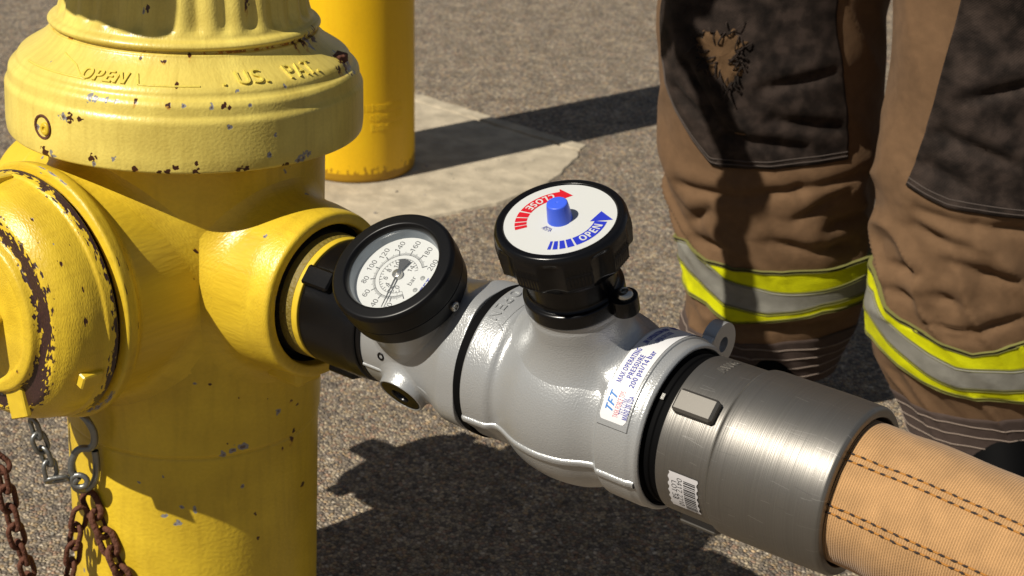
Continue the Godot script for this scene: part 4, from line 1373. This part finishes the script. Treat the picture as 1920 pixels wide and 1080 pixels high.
const CREASE_L := [[-63.0, 0.2961, -20.5, 0.3], [-20.5, 0.3, 8.7, 0.3142], [8.7, 0.3142, 47.1, 0.3247], [7.5, 0.277, 37.0, 0.3061], [28.0, 0.2629, 61.5, 0.2709], [-56.5, 0.2535, -40.3, 0.2755], [-8.3, 0.2485, 19.4, 0.2372], [19.4, 0.2372, 48.2, 0.2329], [-56.3, 0.23, -34.4, 0.2273], [-38.0, 0.1261, 8.6, 0.1383], [8.6, 0.1383, 46.0, 0.1394], [-47.0, 0.445, -27.0, 0.375], [-27.0, 0.372, 12.0, 0.362], [-8.0, 0.432, 24.0, 0.448], [-4.0, 0.395, 28.0, 0.385], [-55.0, 0.415, -40.0, 0.39]]
const CREASE_R := [[-50.2, 0.3384, -20.7, 0.3327], [-20.7, 0.3327, 15.0, 0.330], [-52.0, 0.318, -23.3, 0.3082], [-29.2, 0.2907, -13.3, 0.2806], [-13.3, 0.2806, 3.2, 0.2748], [-64.8, 0.2651, -46.5, 0.266], [-20.0, 0.2120, 5.1, 0.2318], [-65.8, 0.2375, -49.1, 0.2334], [-38.3, 0.2463, -27.5, 0.243], [-42.0, 0.425, -4.0, 0.402], [-30.0, 0.465, 6.0, 0.492], [-46.0, 0.39, -30.0, 0.375]]

func table(t: Array, h: float) -> Vector2:
	for i in t.size() - 1:
		if h <= t[i + 1][0]:
			var k := clampf((h - t[i][0]) / (t[i + 1][0] - t[i][0]), 0.0, 1.0)
			return Vector2(lerpf(t[i][1], t[i + 1][1], k), lerpf(t[i][2], t[i + 1][2], k))
	return Vector2(t[-1][1], t[-1][2])

# a point on a trouser leg: deg 0 faces the camera, 90 to the right; h height
func leg(t: Array, zc: float, deg: float, h: float, off := 0.0) -> Vector3:
	var q := (table(t, h - 0.012) + table(t, h) + table(t, h + 0.012)) / 3.0
	var a := deg_to_rad(deg)
	var sx := sin(a)
	var cz := cos(a)
	var seed_off := 0.0 if zc < -1.7 else 40.0
	# baggy cloth: long slanting creases, most where the leg breaks between knee and trim
	var where := 0.30 + 0.70 * exp(-pow((h - 0.265) / 0.075, 2.0)) + 0.25 * exp(-pow((h - 0.11) / 0.03, 2.0))
	if h < 0.2 and h > 0.135: where *= 0.55
	var u := h * 10.5 + sx * 1.5 + 0.5 * sin(deg * 0.021 + h * 9.0)
	var n1 := fold_a.get_noise_3d(sx * 0.85 + seed_off, u, cz * 0.85)
	var n2 := fold_b.get_noise_3d(sx * 1.5 + seed_off, h * 24.0 - sx * 3.0, cz * 1.5)
	var crease := (1.0 - absf(n1) * 2.6)
	crease = maxf(-0.4, crease)
	var d := where * (0.0080 * crease - 0.0040 + 0.0004 * n2) + 0.0060 * fold_b.get_noise_3d(sx * 0.6 + 9.0 + seed_off, h * 6.0, cz * 0.6)
	# the deep creases, as grooves with a ridge above each
	var arc := a * q.y * 0.9
	for c in (CREASE_L if seed_off == 0.0 else CREASE_R):
		var p0 := Vector2(deg_to_rad(c[0]) * q.y * 0.9, c[1])
		var pd := Vector2(deg_to_rad(c[2]) * q.y * 0.9, c[3]) - p0
		var pp := Vector2(arc, h) - p0
		var k := clampf(pp.dot(pd) / pd.length_squared(), 0.0, 1.0)
		var dv := pp - pd * k
		var dd := dv.length()
		if dd < 0.045:
			var s := dd * signf(dv.y)
			var end := 0.45 + 0.55 * sin(PI * clampf(k, 0.04, 0.96))
			d -= end * (0.0070 * exp(-pow(s / 0.0056, 2.0)) - 0.0040 * exp(-pow((s - 0.015) / 0.012, 2.0)) - 0.0015 * exp(-pow((s + 0.018) / 0.011, 2.0)))
	var w := q.y + d + off
	return Vector3(q.x + w * sx, h, zc + w * 0.85 * cz)

func line_at(p: Array, deg: float) -> float:
	if deg <= p[0][0]: return p[0][1]
	for i in p.size() - 1:
		if deg <= p[i + 1][0]:
			var k: float = (deg - p[i][0]) / (p[i + 1][0] - p[i][0])
			return lerpf(p[i][1], p[i + 1][1], k)
	return p[-1][1]

func cloth_patch(mb: Mb, t: Array, zc: float, lo: Callable, hi: Callable, d0: float, d1: float, off: float, nx := 120, ny := 10, o := Vector3.ZERO) -> void:
	var rows := []
	for k in ny + 3:
		var row := PackedVector3Array()
		for q in nx + 1:
			var deg := lerpf(d0, d1, float(q) / nx)
			var a: float = lo.call(deg)
			var b: float = hi.call(deg)
			var u := clampf((k - 1.0) / ny, 0.0, 1.0)
			var lift := off if k > 0 and k < ny + 2 else -0.002
			row.append(leg(t, zc, deg, lerpf(a, b, u), lift) - o)
		rows.append(row)
	mb.surf(rows, false, -1.0, null, 1.0)

func cloth(c: Color, tex_size: float, rough := 0.92, cm := 0.035) -> StandardMaterial3D:
	var m := mat(c, rough, 0.0, 0.25)
	relief(m, M.weave, cm, tex_size)
	m.albedo_texture = M.weave_tint
	m.rim_enabled = true
	m.rim = 0.12
	return m

func person() -> void:
	fold_a = fnl(FastNoiseLite.TYPE_SIMPLEX_SMOOTH, 1.0, 61, 1)
	fold_b = fnl(FastNoiseLite.TYPE_SIMPLEX_SMOOTH, 1.0, 62, 1)
	var w := 512
	var wp := PackedByteArray(); wp.resize(w * w)
	var tp := PackedByteArray(); tp.resize(w * w * 3)
	var f := fnl(FastNoiseLite.TYPE_SIMPLEX, 0.25, 63, 2).get_seamless_image(w, w).get_data()
	var sl := fnl(FastNoiseLite.TYPE_SIMPLEX, 0.012, 64, 5).get_seamless_image(w, w).get_data()
	for y in w:
		for x in w:
			var i := y * w + x
			var tw := 0.5 + 0.5 * sin(TAU * (x + y) * 64.0 / w)
			wp[i] = clampi(int(190 * tw + 0.2 * f[i]), 0, 255)
			var k := 0.86 + 0.05 * tw + 0.06 * (sl[i] - 128) / 128.0 + 0.08 * (f[i] - 128) / 128.0
			for q in 3: tp[i * 3 + q] = clampi(int(255 * k), 0, 255)
	M.weave = ImageTexture.create_from_image(Image.create_from_data(w, w, false, Image.FORMAT_L8, wp))
	M.weave_tint = ImageTexture.create_from_image(Image.create_from_data(w, w, false, Image.FORMAT_RGB8, tp))
	var origin := Vector3(0.42, 0.0, -1.72)
	var o := thing("person", "person in brown turnout trousers with yellow and silver trim standing beside the hose", "person", Transform3D(Basis().scaled(Vector3.ONE * 0.9), origin * 0.9))
	var tan_m := cloth(srgb(130, 101, 74), 9.0)
	var dark := cloth(srgb(66, 55, 49), 5.0, 0.8)
	for i in w * w:   # scuffed and sooty
		var k := 0.80 + 0.45 * (sl[i] - 128) / 128.0 + 0.14 * (f[i] - 128) / 128.0
		for q in 3: tp[i * 3 + q] = clampi(int(235 * k), 0, 255)
	dark.albedo_texture = ImageTexture.create_from_image(Image.create_from_data(w, w, false, Image.FORMAT_RGB8, tp))
	var lime := cloth(srgb(236, 238, 14), 9.0, 0.6, 0.03)
	var silver := cloth(srgb(158, 156, 146), 9.0, 0.4, 0.03)
	var hemm := cloth(srgb(92, 78, 72), 9.0)
	var thread := mat(srgb(150, 134, 122), 0.9)
	var trim := {
		"L": [[[-175, 0.213], [-84, 0.215], [-62.8, 0.2189], [-48.8, 0.2065], [-28.2, 0.2066], [1.7, 0.2115], [35.1, 0.2101], [63.8, 0.2109], [175, 0.213]],
			[[-175, 0.2128], [-84, 0.2148], [-62.8, 0.2187], [-49.4, 0.2066], [-36.7, 0.1895], [-9, 0.183], [19.9, 0.1839], [63.9, 0.192], [175, 0.193]],
			[[-175, 0.178], [-78.8, 0.1816], [-57.4, 0.1732], [-37.6, 0.1564], [-10.1, 0.1534], [20.1, 0.166], [59.4, 0.1681], [175, 0.170]],
			[[-175, 0.150], [-84.2, 0.1516], [-51, 0.1501], [-31.5, 0.1347], [-12.1, 0.1422], [21.2, 0.1569], [57.3, 0.156], [175, 0.150]]],
		"R": [[[-175, 0.235], [-82.6, 0.2381], [-68.4, 0.2228], [-56.6, 0.2067], [-33.4, 0.1935], [-17.6, 0.1861], [6.7, 0.2041], [60, 0.225], [175, 0.235]],
			[[-175, 0.215], [-80.2, 0.2202], [-67.3, 0.2046], [-53.9, 0.1896], [-39.6, 0.1772], [-25.5, 0.1682], [7, 0.1726], [60, 0.19], [175, 0.21]],
			[[-175, 0.19], [-82.1, 0.1941], [-66, 0.1734], [-52, 0.1614], [-40.5, 0.1497], [-26.4, 0.1422], [7.4, 0.1472], [60, 0.165], [175, 0.19]],
			[[-175, 0.16], [-84.2, 0.1628], [-61.1, 0.1499], [-46.7, 0.1396], [-35.8, 0.1353], [-26.9, 0.1315], [7.6, 0.1323], [60, 0.145], [175, 0.16]]],
	}
	for side in ["L", "R"]:
		var t: Array = LEFT if side == "L" else RIGHT
		var zc := -1.80 if side == "L" else -1.64
		var g := Mb.new()
		var rows := []
		var nh := 230
		for k in nh + 4:
			var h := lerpf(0.052 if side == "L" else 0.040, 0.90, clampf((k - 2.0) / nh, 0, 1))
			var shrink: float = [-0.012, -0.004][k] if k < 2 else 0.0
			var row := PackedVector3Array()
			for q in 180:
				row.append(leg(t, zc, -180.0 + 2.0 * q, h + (0.003 if k == 0 else 0.0), shrink) - origin)
			rows.append(row)
		g.surf(rows, true, -1.0)
		var lg := part("trouser_leg", g, tan_m, o)
		# hem: four rows of stitching on a darker cuff
		var cuff := Mb.new()
		var h0 := 0.050 if side == "L" else 0.038
		var h1 := 0.112 if side == "L" else 0.104
		cloth_patch(cuff, t, zc, func(_d): return h0, func(d): return h1 + 0.006 * sin(deg_to_rad(d * 2.0)), -178.0, 178.0, 0.0016, 150, 14, origin)
		part("cuff", cuff, hemm, lg)
		var st := Mb.new()
		for k in 4:
			var hh := h0 + 0.010 + 0.0135 * k
			cloth_patch(st, t, zc, func(_d): return hh, func(_d): return hh + 0.0013, -140.0, 140.0, 0.0024, 150, 1, origin)
		part("hem_stitching", st, thread, lg)
		var tr: Array = trim[side]
		for k in 3:
			var s := Mb.new()
			var lo: Array = tr[k + 1]
			var hi: Array = tr[k]
			cloth_patch(s, t, zc, func(d): return line_at(lo, d), func(d): return line_at(hi, d), -175.0, 175.0, 0.0034 + (0.0008 if k == 1 else 0.0), 200, 8, origin)
			part("reflective_trim" if k == 1 else "lime_trim", s, silver if k == 1 else lime, lg)
		# dark stitching above the trim
		var ts := Mb.new()
		cloth_patch(ts, t, zc, func(d): return line_at(tr[0], d) - 0.0008, func(d): return line_at(tr[0], d) + 0.0014, -150.0, 150.0, 0.0042, 200, 1, origin)
		part("trim_stitching", ts, dark, lg)
		var te := Mb.new()
		for k in 4:
			for d in [-0.0016, 0.0016]:
				var ln: Array = tr[k]
				cloth_patch(te, t, zc, func(q): return line_at(ln, q) + d - 0.0003, func(q): return line_at(ln, q) + d + 0.0003, -120.0, 120.0, 0.0047, 150, 1, origin)
		part("edge_stitching", te, mat(srgb(120, 118, 60), 0.9), lg)
		# knee patch
		var kp := Mb.new()
		var lo2: Array
		var d0: float
		var d1: float
		if side == "L":
			lo2 = [[-75, 0.452], [-67.6, 0.4238], [-58, 0.3853], [-46.7, 0.3566], [-35.6, 0.3345], [-17.2, 0.3345], [9.2, 0.3412], [38, 0.3469], [40, 0.35]]
			d0 = -74.0; d1 = 36.0
		else:
			lo2 = [[-58, 0.37], [-57.3, 0.3637], [-32.8, 0.3495], [-15.2, 0.3472], [1.4, 0.345], [40, 0.345]]
			d0 = -57.0; d1 = 45.0
		rows = []
		for k in 62:
			var row := PackedVector3Array()
			for q in 81:
				var u := q / 80.0
				var vv := clampf((k - 1) / 59.0, 0.0, 1.0)
				var deg: float
				if side == "L":
					deg = lerpf(d0, lerpf(d1, 21.0, smoothstep(0.0, 1.0, vv)), u)
				else:
					deg = lerpf(lerpf(d0, -35.0, vv), d1, u)
				var base := line_at(lo2, deg)
				var off := 0.0032 if k > 0 and k < 61 and q > 0 and q < 80 else -0.002
				row.append(leg(t, zc, deg, lerpf(base, 0.60, vv), off) - origin)
			rows.append(row)
		kp.surf(rows, false, -1.0)
		var pn := part("knee_patch", kp, dark, lg)
		var ks := Mb.new()
		for e in 2:
			var pts := []
			for q in 90:
				var deg := lerpf(d0 + 2.0, d1 - 2.0, q / 89.0)
				pts.append(leg(t, zc, deg, line_at(lo2, deg) + 0.004 + 0.005 * e, 0.0036) - origin)
			ks.tube(pts, 0.0006, 5)
		part("patch_stitching", ks, mat(srgb(84, 74, 68), 0.9), pn)
		if side == "L":
			# torn hole: the tan cloth shows through, dark threads hang over it
			var hole := [Vector2(-42.9, 0.4778), Vector2(-36.7, 0.4889), Vector2(-30, 0.4870), Vector2(-22.9, 0.4929), Vector2(-17.6, 0.4796), Vector2(-20, 0.466), Vector2(-18.7, 0.4497), Vector2(-25.2, 0.4271), Vector2(-29, 0.440), Vector2(-33.6, 0.4394), Vector2(-36, 0.452), Vector2(-39.7, 0.4581)]
			var hm := Mb.new()
			var mid := Vector2(-29.5, 0.462)
			rows = []
			for k in 8:
				var row := PackedVector3Array()
				for q in hole.size() * 5:
					var e: Vector2 = hole[q / 5].lerp(hole[(q / 5 + 1) % hole.size()], (q % 5) / 5.0)
					var jag := 1.0 + 0.10 * sin(q * 2.3) + 0.07 * sin(q * 5.1)
					var p := mid.lerp(mid + (e - mid) * jag, maxf(0.02, 1.0 - k / 7.0))
					row.append(leg(t, zc, p.x, p.y, 0.0028 if k == 0 else 0.0045 + 0.0008 * sin(k * 1.1)) - origin)
				rows.append(row)
			hm.surf(rows, true, -1.0)
			part("torn_hole", hm, cloth(srgb(112, 86, 60), 9.0), pn)
			var th := Mb.new()
			var rng := RandomNumberGenerator.new()
			rng.seed = 17
			for k in 80:
				var i := rng.randi() % hole.size()
				var e: Vector2 = hole[i].lerp(hole[(i + 1) % hole.size()], rng.randf())
				var d: Vector2 = (mid - e) * rng.randf_range(-0.35, 0.45) + Vector2(rng.randf_range(-3, 3), rng.randf_range(-0.014, 0.006))
				var pts := []
				for q in 4:
					var c := e + d * q / 3.0
					pts.append(leg(t, zc, c.x, c.y, 0.004 + 0.004 * sin(q * 1.0) * rng.randf_range(0.6, 1.6)) - origin)
				th.tube(pts, rng.randf_range(0.0005, 0.0011), 5)
			part("frayed_thread", th, dark, pn)
		# boot
		var bt := Mb.new()
		rows = []
		var bx: float = t[1][1]
		for q in [[0.0, -0.115, 0.120, 0.054], [0.003, -0.120, 0.125, 0.057], [0.022, -0.120, 0.125, 0.057], [0.026, -0.115, 0.120, 0.052], [0.045, -0.110, 0.112, 0.051], [0.070, -0.100, 0.090, 0.049], [0.095, -0.084, 0.075, 0.047], [0.12, -0.08, 0.056, 0.046], [0.18, -0.078, 0.050, 0.048], [0.30, -0.080, 0.056, 0.056], [0.34, -0.080, 0.056, 0.056]]:
			var row := PackedVector3Array()
			for k in 56:
				var a := TAU * k / 56
				var s := sin(a)
				var c := cos(a)
				var zz: float = (q[1] + q[2]) / 2.0 + (q[2] - q[1]) / 2.0 * signf(c) * pow(absf(c), 0.8)
				row.append(Vector3(bx + q[3] * s, q[0], zc + zz) - origin)
			rows.append(row)
		bt.surf(rows, true, -1.0)
		part("rubber_boot", bt, M.rubber, o)
	# a rolled strap added out of frame, curved to shade the left leg
	var to_sun := Vector3(-0.799 * cos(deg_to_rad(47.0)), sin(deg_to_rad(47.0)), 0.602 * cos(deg_to_rad(47.0)))
	var pts := []
	var mark := [[-26.0, 0.085], [-22.9, 0.1115], [-26.6, 0.1614], [-26.8, 0.1967], [-29.1, 0.2438], [-26.8, 0.2781], [-18.7, 0.3135], [-22.5, 0.3445], [-32.1, 0.4035], [-42.9, 0.4539], [-49.9, 0.475], [-51.8, 0.5039]]
	for q in mark:
		pts.append(leg(LEFT, -1.80, q[0], q[1]) * 0.9 + to_sun * 0.66)
	var hand_at: Vector3 = pts[-1]
	var cv := Curve3D.new()
	for i in pts.size():
		var tn: Vector3 = (pts[mini(i + 1, pts.size() - 1)] - pts[maxi(i - 1, 0)]) * 0.17
		cv.add_point(pts[i] - pts[0], -tn, tn)
	cv.bake_interval = 0.01
	var so := thing("added_strap", "dark rolled strap hanging from the person's hand out of frame, added to shade the left leg", "added_strap", Transform3D(Basis(), pts[0]))
	var sg := Mb.new()
	var path := Array(cv.get_baked_points())
	var radii := []
	for i in path.size():
		radii.append(0.0155 + 0.003 * sin(i * 0.9) * sin(i * 0.31))
	sg.tube(path, radii, 20)
	part("webbing", sg, dark, so)
	upper_body(o, origin, hand_at, tan_m, dark, lime, silver)

# everything above the picture's edge: one coat, gloved arms, head and helmet
func upper_body(o: Node3D, origin: Vector3, hand_at: Vector3, tan_m: Material, dark: Material, lime: Material, silver: Material) -> void:
	var g := Mb.new()
	var rows := []
	for q in [[0.76, 0.225, 0.165], [0.77, 0.232, 0.172], [0.95, 0.222, 0.160], [1.12, 0.215, 0.150], [1.30, 0.235, 0.150], [1.42, 0.225, 0.130], [1.49, 0.165, 0.105], [1.535, 0.085, 0.085], [1.60, 0.080, 0.080], [1.602, 0.070, 0.070]]:
		var row := PackedVector3Array()
		for k in 96:
			var a := TAU * k / 96
			var d := 0.006 * fold_b.get_noise_3d(cos(a) * 2.0, q[0] * 9.0, sin(a) * 2.0)
			row.append(Vector3(0.41 + (q[1] + d) * cos(a), q[0], -1.74 + (q[2] + d) * sin(a)) - origin)
		rows.append(row)
	g.surf(rows, true, -1.0)
	var coat := part("coat", g, tan_m, o)
	for s in [-1.0, 1.0]:
		var a := Mb.new()
		var sh := Vector3(0.41 + s * 0.205, 1.43, -1.74) - origin
		var elb := Vector3(0.41 + s * 0.290, 1.16, -1.72) - origin
		var wr := Vector3(0.41 + s * 0.275, 0.98, -1.60) - origin
		if s < 0.0:   # the arm that holds the strap reaches out
			wr = hand_at / 0.9 - origin + Vector3(0.045, 0.085, -0.03)
			elb = sh.lerp(wr, 0.5) + Vector3(-0.02, -0.10, 0.03)
		a.tube([sh - Vector3(s * 0.06, -0.02, 0), sh, sh.lerp(elb, 0.5), elb, elb.lerp(wr, 0.5), wr, wr + (wr - elb).normalized() * 0.004], [0.055, 0.085, 0.075, 0.068, 0.062, 0.056, 0.03], 28)
		part("sleeve", a, tan_m, coat)
		var band := Mb.new()
		var p := elb.lerp(wr, 0.62)
		var dir := (wr - elb).normalized()
		band.tube([p, p + dir * 0.05], [0.0635, 0.0605], 28)
		part("sleeve_trim", band, lime, coat)
		var h := Mb.new()
		var palm := wr + dir * 0.05
		h.tube([wr, wr + dir * 0.03, palm, palm + dir * 0.045, palm + dir * 0.05], [0.036, 0.043, 0.046, 0.040, 0.02], 18)
		for f in 5:
			var off := Vector3((f - 2) * 0.019, 0, 0) if f < 4 else Vector3(-s * 0.045, 0, 0.01)
			var st := palm + off * (1.0 if f < 4 else 0.8) + Vector3(0.0095 if f < 4 else 0.0, 0, 0) + dir * (0.03 if f < 4 else -0.01)
			var ln: float = [0.066, 0.074, 0.070, 0.056, 0.055][f]
			h.tube([st, st + dir * ln * 0.45, st + dir * ln * 0.8 + Vector3(0, 0, -0.012), st + dir * ln + Vector3(0, 0, -0.03)], [0.0125, 0.0125, 0.0115, 0.007], 12)
		part("glove", h, dark, o)
	var head := Mb.new()
	rows = []
	for q in [[1.52, 0.058, 0.060, 0.0], [1.58, 0.056, 0.060, 0.0], [1.605, 0.060, 0.078, 0.012], [1.63, 0.066, 0.092, 0.010], [1.67, 0.074, 0.098, 0.004], [1.71, 0.077, 0.100, 0.0], [1.75, 0.076, 0.098, -0.004], [1.79, 0.064, 0.084, -0.006], [1.815, 0.040, 0.052, -0.006], [1.823, 0.001, 0.001, -0.006]]:
		var row := PackedVector3Array()
		for k in 64:
			var a := TAU * k / 64
			var c := cos(a)
			var s := sin(a)
			var x: float = q[1] * c
			var z: float = q[2] * s + q[3]
			var nose: float = exp(-pow((q[0] - 1.675) / 0.022, 2.0)) * exp(-pow(x / 0.014, 2.0)) * 0.024 if s > 0 else 0.0
			var eyes: float = exp(-pow((q[0] - 1.71) / 0.014, 2.0)) * exp(-pow((absf(x) - 0.032) / 0.014, 2.0)) * 0.007 if s > 0 else 0.0
			row.append(Vector3(0.41 + x, q[0], -1.745 + z + nose - eyes) - origin)
		rows.append(row)
	head.surf(rows, true, -1.0)
	for s in [-1.0, 1.0]:
		head.block(Vector3(0.41 + s * 0.079, 1.695, -1.755) - origin, Vector3(0.006, 0, 0), Vector3(0, 0.030, 0), Vector3(0, 0, 0.016), 0.005)
	var skin := mat(srgb(196, 148, 120), 0.55)
	skin.subsurf_scatter_enabled = true
	skin.subsurf_scatter_strength = 0.1
	part("head", head, skin, o)
	var hl := Mb.new()
	lathe(hl, [Vector3(1.735, 0.100, 0), Vector3(1.732, 0.155, 0.002), Vector3(1.738, 0.157, 0.002), Vector3(1.752, 0.118, 0.006), Vector3(1.80, 0.112, 0.02), Vector3(1.85, 0.085, 0.02), Vector3(1.875, 0.03, 0.01), Vector3(1.878, 0.0, 0)], 64, 1, func(y, a, r): return r * (1.0 + 0.16 * sin(a) * sin(a) + (0.12 if y < 1.745 and sin(a) < -0.3 else 0.0)))
	part("helmet", hl, mat(srgb(18, 18, 18), 0.35), o, Transform3D(Basis(), Vector3(0.41, 0, -1.75) - origin))
